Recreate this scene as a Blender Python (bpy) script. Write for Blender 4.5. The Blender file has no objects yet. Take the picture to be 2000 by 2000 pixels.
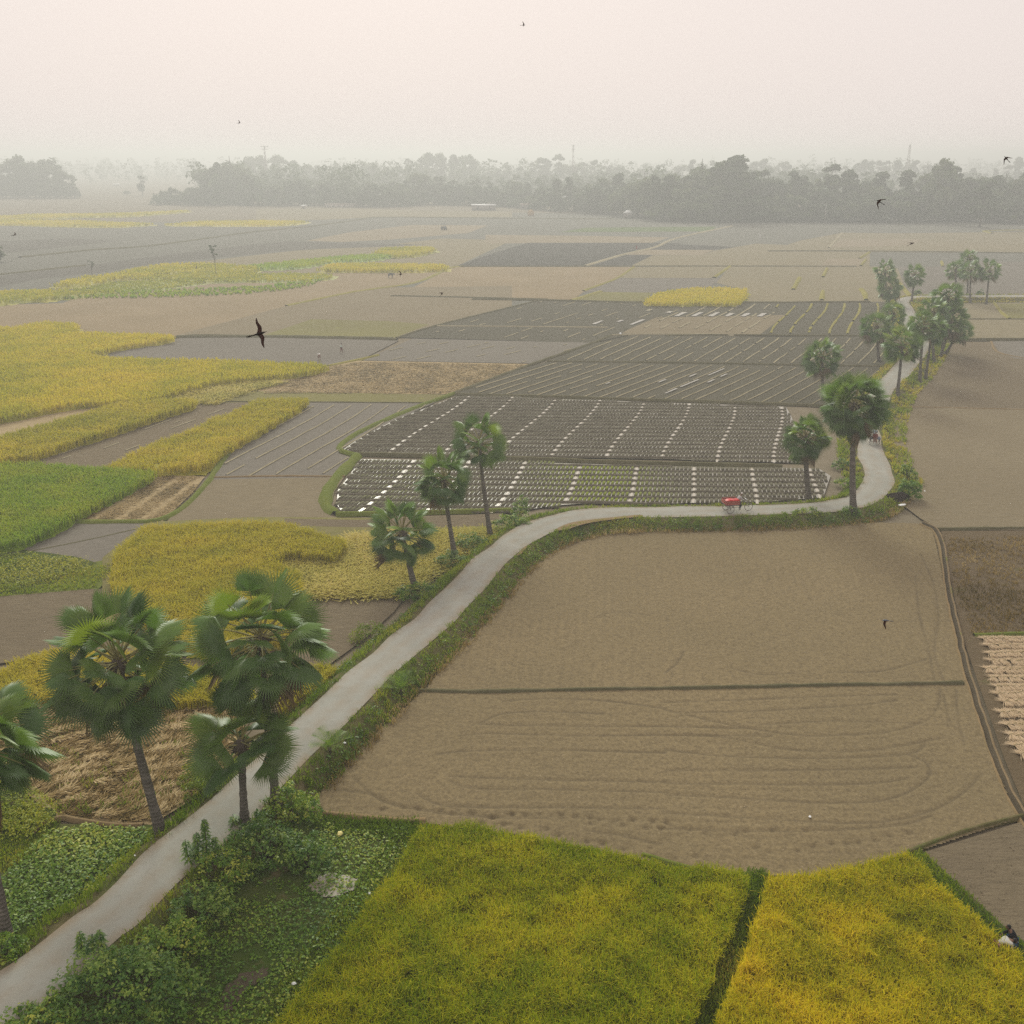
import bpy, bmesh, math, random
import numpy as np
from mathutils import Vector, Matrix, noise as mnoise

random.seed(7)
rng = np.random.default_rng(11)
scene = bpy.context.scene
COL = scene.collection
rad = math.radians

# ------------------------------------------------------------------ camera
FPX, HOR, CAMH = 2006.0, 308.0, 30.0
PITCH = math.atan((1000 - HOR) / FPX)
cam_d = bpy.data.cameras.new("camera")
cam = bpy.data.objects.new("camera", cam_d)
COL.objects.link(cam)
cam.location = (0, 0, CAMH)
cam.rotation_euler = (math.pi / 2 - PITCH, 0, 0)
cam_d.sensor_width = 36
cam_d.lens = 36 * FPX / 2000
cam_d.clip_start = 0.5
cam_d.clip_end = 30000
scene.camera = cam
FW = np.array([0, math.cos(PITCH), -math.sin(PITCH)])
UP = np.array([0, math.sin(PITCH), math.cos(PITCH)])
RT = np.array([1.0, 0, 0])


def ray(px, py):
    d = FW + RT * (px - 1000) / FPX - UP * (py - 1000) / FPX
    return d


def G(px, py, z=0.0):
    """the ground point that stands at this place of the photograph"""
    d = ray(px, py)
    t = (z - CAMH) / d[2]
    return np.array([d[0] * t, d[1] * t, z])


def GP(pts, z=0.0):
    return np.array([G(x, y, z)[:2] for x, y in pts])


def atY(px, py, Y):
    d = ray(px, py)
    t = Y / d[1]
    return np.array([d[0] * t, Y, CAMH + d[2] * t])


CROP = dict(r3=(1300, 200, 2.76), r4=(0, 600, 2.76), r5=(600, 550, 2.76), r6=(1300, 450, 2.76),
            s1=(0, 1050, 2.76), s2=(600, 950, 2.76), s3=(1300, 950, 2.76), s4=(0, 1500, 2.76),
            s5=(600, 1500, 2.76), s6=(1300, 1550, 2.76),
            h1=(0, 280, 3.864), h2=(500, 380, 3.864), h3=(1000, 400, 3.864), h4=(1500, 400, 3.864),
            h5=(1640, 480, 5.367), h6=(1700, 860, 6.44), h7=(1850, 1200, 4.83), h8=(0, 1300, 3.22))


def Z(crop, *pts):
    x0, y0, k = CROP[crop]
    return [(x0 + x / k, y0 + y / k) for x, y in pts]


# ------------------------------------------------------------------ mesh helpers
def tag(o, label=None, cat=None, group=None, kind=None):
    if label: o["label"] = label
    if cat: o["category"] = cat
    if group: o["group"] = group
    if kind: o["kind"] = kind
    return o


def empty(name, loc=(0, 0, 0), rz=0.0):
    o = bpy.data.objects.new(name, None)
    o.empty_display_size = 0.2
    o.location = loc
    o.rotation_euler = (0, 0, rz)
    COL.objects.link(o)
    return o


def mk(name, V, F, mat, parent=None, tint=None, smooth=False, midx=None):
    """one mesh object. F: list of arrays (n,k)"""
    V = np.asarray(V, dtype=np.float32).reshape(-1, 3)
    if isinstance(F, np.ndarray): F = [F]
    F = [np.asarray(f, dtype=np.int32) for f in F if len(f)]
    me = bpy.data.meshes.new(name)
    me.vertices.add(len(V))
    me.vertices.foreach_set("co", V.ravel())
    loops = np.concatenate([f.ravel() for f in F])
    tot = np.concatenate([np.full(len(f), f.shape[1], dtype=np.int32) for f in F])
    st = np.concatenate([[0], np.cumsum(tot)[:-1]]).astype(np.int32)
    me.loops.add(len(loops))
    me.loops.foreach_set("vertex_index", loops)
    me.polygons.add(len(tot))
    me.polygons.foreach_set("loop_start", st)
    me.polygons.foreach_set("loop_total", tot)
    if smooth:
        me.polygons.foreach_set("use_smooth", np.ones(len(tot), dtype=bool))
    for m in (mat if isinstance(mat, (list, tuple)) else [mat]):
        me.materials.append(m)
    if midx is not None:
        me.polygons.foreach_set("material_index", np.asarray(midx, dtype=np.int32))
    me.update(calc_edges=True)
    if tint is not None:
        a = me.attributes.new("tint", "FLOAT", "FACE")
        a.data.foreach_set("value", np.asarray(tint, dtype=np.float32))
    o = bpy.data.objects.new(name, me)
    COL.objects.link(o)
    if parent is not None: o.parent = parent
    return o


class MB:
    """collects shapes into one mesh"""
    def __init__(s): s.V, s.F, s.n, s.mi = [], {}, 0, []
    def add(s, V, F, mi=0):
        V = np.asarray(V, float).reshape(-1, 3)
        s.V.append(V)
        for f in F:
            s.F.setdefault(len(f), []).append(([i + s.n for i in f], mi))
        s.n += len(V)
    def box(s, c, size, M=None, mi=0, taper=1.0):
        x, y, z = [v / 2 for v in size]
        t = taper
        V = np.array([[-x, -y, -z], [x, -y, -z], [x, y, -z], [-x, y, -z], [-x * t, -y * t, z], [x * t, -y * t, z], [x * t, y * t, z], [-x * t, y * t, z]])
        if M is not None: V = V @ np.array(M).T
        s.add(V + np.array(c), [(3, 2, 1, 0), (4, 5, 6, 7), (0, 1, 5, 4), (1, 2, 6, 5), (2, 3, 7, 6), (3, 0, 4, 7)], mi)
    def tube(s, P, R, n=8, mi=0, cap=True):
        P = np.asarray(P, float); m = len(P)
        R = np.broadcast_to(np.asarray(R, float), (m,))
        V = []
        T = np.gradient(P, axis=0)
        a0 = None
        for i in range(m):
            t = T[i] / (np.linalg.norm(T[i]) + 1e-9)
            if a0 is None:
                h = np.array([0, 0, 1.0]) if abs(t[2]) < .9 else np.array([1.0, 0, 0])
                a0 = np.cross(t, h)
            a = a0 - t * np.dot(a0, t); a /= np.linalg.norm(a) + 1e-9
            b = np.cross(t, a); a0 = a
            for k in range(n):
                th = 2 * math.pi * k / n
                V.append(P[i] + R[i] * (a * math.cos(th) + b * math.sin(th)))
        F = []
        for i in range(m - 1):
            for k in range(n):
                k2 = (k + 1) % n
                F.append((i * n + k, i * n + k2, (i + 1) * n + k2, (i + 1) * n + k))
        if cap:
            F.append(tuple(range(n))[::-1]); F.append(tuple((m - 1) * n + k for k in range(n)))
        s.add(V, F, mi)
    def ball(s, c, r, n=8, m=6, mi=0):
        r = np.broadcast_to(np.asarray(r, float), (3,))
        V = [(0, 0, -1)]
        for i in range(1, m):
            ph = -math.pi / 2 + math.pi * i / m
            for k in range(n):
                th = 2 * math.pi * k / n
                V.append((math.cos(ph) * math.cos(th), math.cos(ph) * math.sin(th), math.sin(ph)))
        V.append((0, 0, 1))
        F = [(0, 1 + (k + 1) % n, 1 + k) for k in range(n)]
        for i in range(m - 2):
            for k in range(n):
                k2 = (k + 1) % n
                F.append((1 + i * n + k, 1 + i * n + k2, 1 + (i + 1) * n + k2, 1 + (i + 1) * n + k))
        e = len(V) - 1
        F += [(e, 1 + (m - 2) * n + k, 1 + (m - 2) * n + (k + 1) % n) for k in range(n)]
        s.add(np.array(V) * r + np.array(c), F, mi)
    def ring(s, c, R, r, axis=(0, 1, 0), n=24, k=6, mi=0):
        ax = Vector(axis).normalized()
        u = ax.orthogonal().normalized(); v = ax.cross(u)
        V, F = [], []
        for i in range(n):
            a = 2 * math.pi * i / n
            d = u * math.cos(a) + v * math.sin(a)
            for j in range(k):
                b = 2 * math.pi * j / k
                V.append(Vector(c) + d * (R + r * math.cos(b)) + ax * r * math.sin(b))
        for i in range(n):
            for j in range(k):
                F.append((i * k + j, ((i + 1) % n) * k + j, ((i + 1) % n) * k + (j + 1) % k, i * k + (j + 1) % k))
        s.add([tuple(p) for p in V], F, mi)
    def build(s, name, mat, parent=None, smooth=False):
        V = np.concatenate(s.V)
        F, mi = [], []
        for k, L in s.F.items():
            F.append(np.array([f for f, _ in L])); mi += [m for _, m in L]
        return mk(name, V, F, mat, parent, smooth=smooth, midx=mi)


def inside(P, poly):
    x, y = P[:, 0], P[:, 1]
    r = np.zeros(len(P), bool)
    n = len(poly)
    for i in range(n):
        x1, y1 = poly[i]; x2, y2 = poly[(i + 1) % n]
        c = ((y1 > y) != (y2 > y)) & (x < (x2 - x1) * (y - y1) / (y2 - y1 + 1e-12) + x1)
        r ^= c
    return r


def dist_path(P, path):
    """distance of points to a polyline"""
    d = np.full(len(P), 1e9)
    for a, b in zip(path[:-1], path[1:]):
        ab = b - a
        t = np.clip(((P - a) @ ab) / (ab @ ab + 1e-12), 0, 1)
        d = np.minimum(d, np.linalg.norm(P - (a + t[:, None] * ab), axis=1))
    return d


def smooth_path(pts, sub=6, closed=False):
    P = np.asarray(pts, float)
    n = len(P); out = []
    rngi = range(n) if closed else range(n - 1)
    for i in rngi:
        if closed:
            p0, p1, p2, p3 = P[(i - 1) % n], P[i], P[(i + 1) % n], P[(i + 2) % n]
        else:
            p1, p2 = P[i], P[i + 1]
            p0 = P[i - 1] if i > 0 else 2 * p1 - p2
            p3 = P[i + 2] if i + 2 < n else 2 * p2 - p1
        for k in range(sub):
            t = k / sub
            out.append(0.5 * ((2 * p1) + (-p0 + p2) * t + (2 * p0 - 5 * p1 + 4 * p2 - p3) * t * t + (-p0 + 3 * p1 - 3 * p2 + p3) * t ** 3))
    if not closed: out.append(P[-1])
    return np.array(out)


def resample(path, step):
    P = np.asarray(path, float)
    L = np.concatenate([[0], np.cumsum(np.linalg.norm(np.diff(P, axis=0), axis=1))])
    s = np.linspace(0, L[-1], max(2, int(L[-1] / step)))
    return np.stack([np.interp(s, L, P[:, k]) for k in range(P.shape[1])], 1)


def vnoise(P, scale, seed=0):
    """smooth value noise in numpy (2D)"""
    q = P * scale + seed * 17.31
    i = np.floor(q).astype(np.int64); f = q - i
    f = f * f * (3 - 2 * f)
    def h(a, b):
        n = (a * 374761393 + b * 668265263 + seed * 974711) & 0x7fffffff
        n = ((n ^ (n >> 13)) * 1274126177) & 0x7fffffff
        return (n ^ (n >> 16)) % 10007 / 10007.0
    a = h(i[:, 0], i[:, 1]); b = h(i[:, 0] + 1, i[:, 1]); c = h(i[:, 0], i[:, 1] + 1); d = h(i[:, 0] + 1, i[:, 1] + 1)
    return (a * (1 - f[:, 0]) + b * f[:, 0]) * (1 - f[:, 1]) + (c * (1 - f[:, 0]) + d * f[:, 0]) * f[:, 1]


# ------------------------------------------------------------------ materials
def nt(name):
    m = bpy.data.materials.new(name)
    m.use_nodes = True
    t = m.node_tree
    t.nodes.clear()
    return m, t, t.nodes, t.links


def mix(t, fac, a, b, blend="MIX"):
    n = t.nodes.new("ShaderNodeMix"); n.data_type = "RGBA"; n.blend_type = blend
    for sock, v in ((n.inputs[0], fac), (n.inputs[6], a), (n.inputs[7], b)):
        if hasattr(v, "links") or isinstance(v, bpy.types.NodeSocket): t.links.new(v, sock)
        elif isinstance(v, (int, float)): sock.default_value = v
        else: sock.default_value = (*v, 1)
    return n.outputs[2]


def tex(t, scale, detail=4, rough=.55, stretch=None):
    co = t.nodes.new("ShaderNodeTexCoord").outputs["Object"]
    if stretch:
        mp = t.nodes.new("ShaderNodeMapping"); mp.inputs["Scale"].default_value = stretch[:3]
        if len(stretch) > 3: mp.inputs["Rotation"].default_value[2] = stretch[3]
        t.links.new(co, mp.inputs[0]); co = mp.outputs[0]
    n = t.nodes.new("ShaderNodeTexNoise")
    n.inputs["Scale"].default_value = scale; n.inputs["Detail"].default_value = detail; n.inputs["Roughness"].default_value = rough
    t.links.new(co, n.inputs["Vector"])
    return n.outputs["Fac"]


def ramp(t, v, lo, hi):
    n = t.nodes.new("ShaderNodeMapRange"); n.clamp = True
    n.inputs[1].default_value = lo; n.inputs[2].default_value = hi
    t.links.new(v, n.inputs[0])
    return n.outputs[0]


def attr(t, name="tint"):
    n = t.nodes.new("ShaderNodeAttribute"); n.attribute_name = name
    return n.outputs["Fac"]


def principled(t, col, rough=.9, spec=.2, bump=None, bstr=.4, bdist=.05, metal=0):
    p = t.nodes.new("ShaderNodeBsdfPrincipled")
    if isinstance(col, bpy.types.NodeSocket): t.links.new(col, p.inputs["Base Color"])
    else: p.inputs["Base Color"].default_value = (*col, 1)
    p.inputs["Roughness"].default_value = rough
    p.inputs["Specular IOR Level"].default_value = spec
    p.inputs["Metallic"].default_value = metal
    if bump is not None:
        b = t.nodes.new("ShaderNodeBump"); b.inputs["Strength"].default_value = bstr; b.inputs["Distance"].default_value = bdist
        t.links.new(bump, b.inputs["Height"]); t.links.new(b.outputs[0], p.inputs["Normal"])
    o = t.nodes.new("ShaderNodeOutputMaterial")
    t.links.new(p.outputs[0], o.inputs[0])
    return p


def soil(name, c1, c2, fine=2.2, big=.06, bstr=.6, bdist=.08, stretch=None, c3=None, spots=.62):
    m, t, N, L = nt(name)
    a = mix(t, ramp(t, tex(t, big, 5), .35, .65), c1, c2)
    f = tex(t, fine, 6, .7, stretch)
    a = mix(t, ramp(t, f, .3, .72), tuple(v * .72 for v in c1), a)
    if c3:
        a = mix(t, ramp(t, tex(t, .35, 5, .7), spots, spots + .1), a, c3)
    h = tex(t, fine * 1.6, 6, .75, stretch)
    principled(t, a, 1.0, .05, h, bstr, bdist)
    return m


def plain(name, col, rough=.7, spec=.3, var=.25, scale=8, metal=0):
    m, t, N, L = nt(name)
    a = mix(t, tex(t, scale, 4), tuple(v * (1 - var) for v in col), tuple(min(1, v * (1 + var)) for v in col))
    principled(t, a, rough, spec, metal=metal)
    return m


def leafmat(name, cols, trans=.35, rough=.5, spec=.25, tcol=1.5, big=None):
    """cols: list of colours spread over the per-face tint (natural variety between blades/leaves; upper palm fans also painted lighter, as if backlit)"""
    m, t, N, L = nt(name)
    cr = N.new("ShaderNodeValToRGB")
    els = cr.color_ramp.elements
    while len(els) < len(cols): els.new(.5)
    for i, c in enumerate(cols):
        els[i].position = i / (len(cols) - 1); els[i].color = (*c, 1)
    v = attr(t)
    L.new(v, cr.inputs[0])
    c = cr.outputs[0]
    p = N.new("ShaderNodeBsdfPrincipled")
    L.new(c, p.inputs["Base Color"])
    p.inputs["Roughness"].default_value = rough; p.inputs["Specular IOR Level"].default_value = spec
    tr = N.new("ShaderNodeBsdfTranslucent")
    c2 = mix(t, 1.0, c, (tcol * 1.0, tcol * 1.05, tcol * .45), "MULTIPLY")
    L.new(c2, tr.inputs[0])
    ms = N.new("ShaderNodeMixShader"); ms.inputs[0].default_value = trans
    L.new(p.outputs[0], ms.inputs[1]); L.new(tr.outputs[0], ms.inputs[2])
    o = N.new("ShaderNodeOutputMaterial"); L.new(ms.outputs[0], o.inputs[0])
    return m


M = {}
M["ground"] = soil("fallow_soil", (.24, .20, .135), (.20, .175, .125), .5, .012, .4, .1)
M["plow"] = None
M["soil_brown"] = soil("brown_soil", (.265, .22, .14), (.235, .192, .12), 1.9, .08, .9, .12, (.35, 1.5, 1))
M["soil_rough"] = soil("rough_tilled_soil", (.245, .20, .13), (.205, .165, .108), 1.6, .1, 1.0, .25, (.5, 1.3, 1))
M["soil_grey"] = soil("grey_soil", (.215, .195, .16), (.19, .172, .142), 1.2, .05, .5, .1)
M["soil_dark"] = soil("dark_tilled_soil", (.118, .108, .075), (.10, .092, .064), 1.2, .05, .5, .1)
M["soil_slate"] = soil("damp_slate_soil", (.10, .095, .08), (.085, .08, .066), 1.0, .05, .5, .1)
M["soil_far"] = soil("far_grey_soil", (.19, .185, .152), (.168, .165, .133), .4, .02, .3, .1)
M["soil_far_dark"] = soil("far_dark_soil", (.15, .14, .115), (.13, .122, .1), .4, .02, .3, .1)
M["stubble"] = soil("tan_stubble", (.34, .265, .16), (.27, .21, .12), 1.5, .06, .8, .15, c3=(.24, .22, .09))
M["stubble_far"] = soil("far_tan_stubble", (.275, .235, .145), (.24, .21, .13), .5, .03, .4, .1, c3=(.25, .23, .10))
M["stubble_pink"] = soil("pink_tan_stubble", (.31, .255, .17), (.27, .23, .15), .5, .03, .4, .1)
M["stubble_olive"] = soil("olive_stubble", (.235, .22, .075), (.20, .175, .085), .8, .05, .5, .1, c3=(.24, .24, .06))
M["straw"] = soil("straw_litter", (.46, .36, .20), (.38, .29, .15), 2.6, .1, .9, .15, (1, .35, 1, .35))
M["mixed_soil"] = soil("weedy_clod_soil", (.21, .16, .095), (.17, .13, .08), 2.0, .15, 1.0, .25, c3=(.16, .15, .06), spots=.60)
M["grass_soil"] = soil("grassy_earth", (.07, .11, .022), (.12, .12, .04), 2.0, .25, .8, .15, c3=(.17, .13, .07), spots=.6)
M["bank"] = soil("bank_earth", (.13, .125, .045), (.19, .155, .085), 1.8, .3, .8, .15, c3=(.10, .12, .035), spots=.5)
M["dry_bank"] = soil("dry_bank_earth", (.30, .215, .115), (.23, .18, .09), 3, .4, .6, .1)
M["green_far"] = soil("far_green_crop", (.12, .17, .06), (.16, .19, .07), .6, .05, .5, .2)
M["pondplants"] = soil("floating_plants", (.14, .22, .09), (.2, .26, .13), .8, .08, .5, .2)
M["yellow_line"] = soil("dry_yellow_grass", (.34, .30, .08), (.24, .24, .07), 2, .2, .6, .1)
M["pale_line"] = soil("pale_dry_weeds", (.42, .37, .24), (.28, .25, .15), 1.2, .5, .5, .1)
M["dark_line"] = soil("dark_bund_turf", (.13, .122, .065), (.16, .14, .08), 1.5, .3, .6, .1)
M["bright_grass"] = soil("bright_turf", (.15, .19, .035), (.20, .21, .05), 3, .3, .8, .1)


def plow_mat():
    m, t, N, L = nt("plowed_soil")
    a = mix(t, ramp(t, tex(t, .07, 4), .35, .65), (.262, .205, .112), (.228, .182, .10))
    f = tex(t, 5.5, 7, .75)
    a = mix(t, ramp(t, f, .30, .60), (.125, .098, .058), a)
    s = tex(t, 9, 3, .6)
    a = mix(t, ramp(t, s, .64, .74), a, (.36, .29, .185))
    a = mix(t, attr(t), a, (.125, .10, .062))  # groove shade painted into the soil colour: tracks, drill rows and prints
    principled(t, a, 1.0, .05, tex(t, 7, 7, .78), .6, .07)
    return m


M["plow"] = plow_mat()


def road_mat():
    m, t, N, L = nt("worn_concrete_road")
    a = mix(t, ramp(t, tex(t, .35, 5), .35, .7), (.285, .288, .25), (.345, .345, .305))
    a = mix(t, ramp(t, tex(t, 2.2, 6, .7), .55, .8), a, (.235, .228, .20))
    a = mix(t, ramp(t, tex(t, 14, 3), .62, .7), a, (.38, .37, .33))
    e = N.new("ShaderNodeMath"); e.operation = "MULTIPLY"; L.new(attr(t), e.inputs[0]); L.new(ramp(t, tex(t, .9, 5, .65), .30, .62), e.inputs[1])
    a = mix(t, e.outputs[0], a, (.27, .215, .145))
    principled(t, a, .9, .2, tex(t, 12, 4), .3, .02)
    return m


M["road"] = road_mat()


def water_mat(name, col, rough=.08, ior=1.6, spec=.8):
    m, t, N, L = nt(name)
    p = principled(t, col, rough, spec, tex(t, 2.0, 3), .15, .02)
    p.inputs["IOR"].default_value = ior
    return m


M["bedwater"] = water_mat("furrow_water", (.225, .21, .15), .16, 1.6, .7)
M["pond"] = water_mat("pond_water", (.25, .22, .165), .4, 1.33, .3)
M["rice_gold"] = leafmat("golden_rice", [(0.264, 0.285, 0.010), (0.488, 0.441, 0.012), (0.660, 0.531, 0.017), (0.766, 0.570, 0.036)], .35, .6, .12)
M["rice_green"] = leafmat("ripening_rice", [(0.142, 0.218, 0.007), (0.283, 0.328, 0.010), (0.438, 0.423, 0.012), (0.594, 0.505, 0.022)], .35, .6, .12)
M["rice_left"] = leafmat("yellow_rice", [(0.284, 0.310, 0.027), (0.426, 0.393, 0.031), (0.530, 0.457, 0.041), (0.605, 0.484, 0.064)], .30, .6, .12)
M["rice_young"] = leafmat("green_rice", [(0.180, 0.304, 0.018), (0.247, 0.361, 0.020), (0.323, 0.389, 0.025), (0.399, 0.408, 0.030)], .32, .6, .12)
M["rice_lodged"] = leafmat("lodged_rice", [(.25, .27, .045), (.40, .37, .065), (.52, .45, .10), (.58, .48, .16)], .25, .7, .1)
M["strawblade"] = leafmat("loose_straw", [(.12, .09, .025), (.26, .18, .06), (.42, .31, .14), (.58, .46, .26)], .2, .7, .12, 1.2)
M["sheafblade"] = leafmat("pale_sheaf_straw", [(.20, .14, .07), (.40, .30, .17), (.56, .43, .28), (.68, .54, .38)], .2, .7, .12, 1.2)
M["grassblade"] = leafmat("verge_grass", [(0.089, 0.154, 0.013), (0.169, 0.239, 0.020), (0.258, 0.308, 0.032), (0.451, 0.370, 0.076)], .35, .6, .15)
M["leaf_dark"] = leafmat("shrub_leaves", [(0.047, 0.122, 0.020), (0.094, 0.192, 0.027), (0.151, 0.252, 0.037), (0.282, 0.365, 0.061)], .30, .45, .35)
M["leaf_vine"] = leafmat("vine_leaves", [(0.061, 0.137, 0.014), (0.122, 0.233, 0.021), (0.210, 0.322, 0.030), (0.455, 0.483, 0.083)], .30, .45, .3)
M["leaf_yellow"] = leafmat("yellowgreen_leaves", [(0.125, 0.188, 0.013), (0.213, 0.275, 0.015), (0.312, 0.338, 0.022), (0.413, 0.388, 0.037)], .35, .5, .2)
M["leaf_bright"] = leafmat("bright_bush_leaves", [(0.072, 0.168, 0.018), (0.120, 0.240, 0.024), (0.168, 0.300, 0.036), (0.264, 0.336, 0.060)], .35, .45, .25)
M["palm"] = leafmat("palm_fans", [(0.057, 0.128, 0.033), (0.101, 0.188, 0.048), (0.156, 0.255, 0.048), (0.257, 0.339, 0.045)], .30, .38, .5, 1.45)
M["petiole"] = plain("palm_stalk", (.24, .22, .075), .6, .3, .3, 3)
M["deadfan"] = leafmat("dry_fans", [(.12, .085, .045), (.17, .12, .065), (.22, .16, .09), (.28, .2, .12)], .2, .7, .1)
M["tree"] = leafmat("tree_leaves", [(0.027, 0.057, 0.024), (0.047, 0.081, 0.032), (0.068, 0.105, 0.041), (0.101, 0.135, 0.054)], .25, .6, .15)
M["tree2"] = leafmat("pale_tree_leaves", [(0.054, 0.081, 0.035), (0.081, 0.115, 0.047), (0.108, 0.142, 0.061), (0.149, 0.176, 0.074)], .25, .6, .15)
M["bark"] = soil("bark", (.13, .105, .08), (.09, .075, .06), 6, 1.5, .8, .04)


def trunk_mat():
    m, t, N, L = nt("palm_trunk")
    w = N.new("ShaderNodeTexWave"); w.bands_direction = "Z"; w.inputs["Scale"].default_value = 1.6; w.inputs["Distortion"].default_value = 2.5
    w.inputs["Detail"].default_value = 3
    co = N.new("ShaderNodeTexCoord"); L.new(co.outputs["Object"], w.inputs[0])
    a = mix(t, w.outputs["Fac"], (.105, .094, .08), (.145, .13, .112))
    a = mix(t, ramp(t, tex(t, 2.5, 5), .5, .7), a, (.21, .19, .165))
    principled(t, a, .95, .1, w.outputs["Fac"], .6, .05)
    return m


M["trunk"] = trunk_mat()
M["red"] = plain("red_paint", (.55, .02, .02), .5, .4, .2)
M["redpale"] = plain("faded_red_boards", (.38, .11, .085), .8, .2, .3, 6)
M["steel"] = plain("dark_bicycle_steel", (.055, .05, .05), .5, .5, .3)
M["rust"] = plain("rusty_tyre_brown", (.10, .065, .05), .8, .2, .3)
M["greyblue"] = plain("grey_blue_board", (.10, .12, .15), .8, .2, .3)
M["chrome"] = plain("worn_chrome", (.55, .55, .55), .3, .5, .1, metal=.8)
M["skin"] = plain("brown_skin", (.16, .085, .05), .6, .3, .1)
M["hair"] = plain("black_hair", (.012, .01, .009), .6, .3, .2)
M["offwhite_cloth"] = plain("off_white_cotton", (.42, .41, .37), .9, .1, .1)
M["white_cloth"] = plain("white_cotton", (.72, .71, .68), .9, .1, .1)
M["grey_cloth"] = plain("grey_cotton", (.42, .42, .42), .9, .1, .12)
M["blue_cloth"] = plain("pale_blue_cotton", (.33, .38, .46), .9, .1, .15)
M["navy_cloth"] = plain("navy_cotton", (.03, .04, .065), .9, .1, .2)
M["black_cloth"] = plain("black_cotton", (.012, .013, .016), .9, .1, .2)
M["blue_lungi"] = plain("blue_lungi", (.05, .10, .17), .9, .1, .2)
M["maroon_cloth"] = plain("maroon_cotton", (.18, .045, .04), .9, .1, .2)
M["red_cloth"] = plain("red_cotton", (.42, .03, .03), .9, .1, .2)
M["brown_cloth"] = plain("brown_lungi", (.22, .12, .085), .9, .1, .2)
M["mint_cloth"] = plain("pale_mint_cotton", (.50, .58, .52), .9, .1, .1)
M["bird"] = plain("dark_plumage", (.022, .017, .015), .7, .2, .3, 30)
M["bird_wing"] = None
m, t, N, L = nt("wing_feathers")
p_ = N.new("ShaderNodeBsdfPrincipled"); p_.inputs["Base Color"].default_value = (.055, .024, .016, 1); p_.inputs["Roughness"].default_value = .7
t_ = N.new("ShaderNodeBsdfTranslucent"); L.new(mix(t, tex(t, 25, 3), (.14, .035, .018), (.26, .07, .03)), t_.inputs[0])
x_ = N.new("ShaderNodeMixShader"); x_.inputs[0].default_value = .35
L.new(p_.outputs[0], x_.inputs[1]); L.new(t_.outputs[0], x_.inputs[2])
o_ = N.new("ShaderNodeOutputMaterial"); L.new(x_.outputs[0], o_.inputs[0])
M["bird_wing"] = m
M["bird_blue"] = plain("blue_grey_plumage", (.10, .14, .20), .6, .3, .3, 30)
M["plastic_white"] = plain("white_plastic", (.78, .80, .80), .5, .4, .1)
M["plastic_yellow"] = plain("yellow_plastic", (.75, .66, .25), .5, .4, .1)
M["wall"] = plain("pale_plaster", (.55, .5, .44), .9, .1, .15, 1)
M["wall_dark"] = plain("tin_wall", (.28, .25, .23), .8, .2, .2, 1)
M["wall_pink"] = plain("brick_wall", (.42, .30, .25), .9, .1, .2, 1)
M["tin"] = plain("pale_tin_roof", (.78, .80, .80), .5, .3, .08, 1)
M["rustroof"] = plain("brown_tin_roof", (.33, .27, .22), .7, .2, .2, 1)
M["opening"] = plain("dark_opening", (.03, .03, .03), .9, .1, .2)
M["mast"] = plain("mast_steel", (.30, .26, .25), .7, .3, .1)
M["pole"] = plain("concrete_pole", (.42, .40, .37), .9, .1, .1)
M["straw_heap"] = soil("stacked_straw", (.48, .33, .17), (.38, .26, .13), 3, .5, .8, .1)
M["compost"] = soil("black_compost", (.035, .026, .02), (.05, .036, .026), 4, .8, 1, .15)
M["cow"] = plain("grey_hide", (.10, .10, .11), .9, .1, .3, 3)
# ------------------------------------------------------------------ light, sky, air
SUN_EL, SUN_AZ = rad(33), rad(-9)          # azimuth measured from +Y towards +X
w = bpy.data.worlds.new("World"); scene.world = w; w.use_nodes = True
wt = w.node_tree; bg = wt.nodes["Background"]
sky = wt.nodes.new("ShaderNodeTexSky"); sky.sky_type = "NISHITA"; sky.sun_disc = False
sky.sun_elevation = SUN_EL; sky.sun_rotation = SUN_AZ % (2 * math.pi)
sky.dust_density = 6.0; sky.air_density = 1.0; sky.ozone_density = 1.0
mx = wt.nodes.new("ShaderNodeMix"); mx.data_type = "RGBA"; mx.inputs[0].default_value = .945
wt.links.new(sky.outputs[0], mx.inputs[6]); mx.inputs[7].default_value = (8.8, 7.88, 7.5, 1)
wco = wt.nodes.new("ShaderNodeTexCoord"); wsx = wt.nodes.new("ShaderNodeSeparateXYZ"); wt.links.new(wco.outputs["Generated"], wsx.inputs[0])
wgt = wt.nodes.new("ShaderNodeMath"); wgt.operation = "GREATER_THAN"; wgt.inputs[1].default_value = -.03; wt.links.new(wsx.outputs["Z"], wgt.inputs[0])
wml = wt.nodes.new("ShaderNodeMix"); wml.data_type = "RGBA"; wml.inputs[6].default_value = (0, 0, 0, 1)     # no sky below the horizon
wt.links.new(wgt.outputs[0], wml.inputs[0]); wt.links.new(mx.outputs[2], wml.inputs[7])
wt.links.new(wml.outputs[2], bg.inputs[0]); bg.inputs[1].default_value = .10

sd = bpy.data.lights.new("sun", "SUN"); sd.energy = 2.5; sd.angle = rad(28); sd.color = (.98, .99, .86)
so = bpy.data.objects.new("sun", sd); COL.objects.link(so); so.location = (0, 0, 200)
sv = Vector((math.sin(SUN_AZ) * math.cos(SUN_EL), math.cos(SUN_AZ) * math.cos(SUN_EL), math.sin(SUN_EL)))
so.rotation_euler = (-sv).to_track_quat("-Z", "Y").to_euler()

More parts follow.
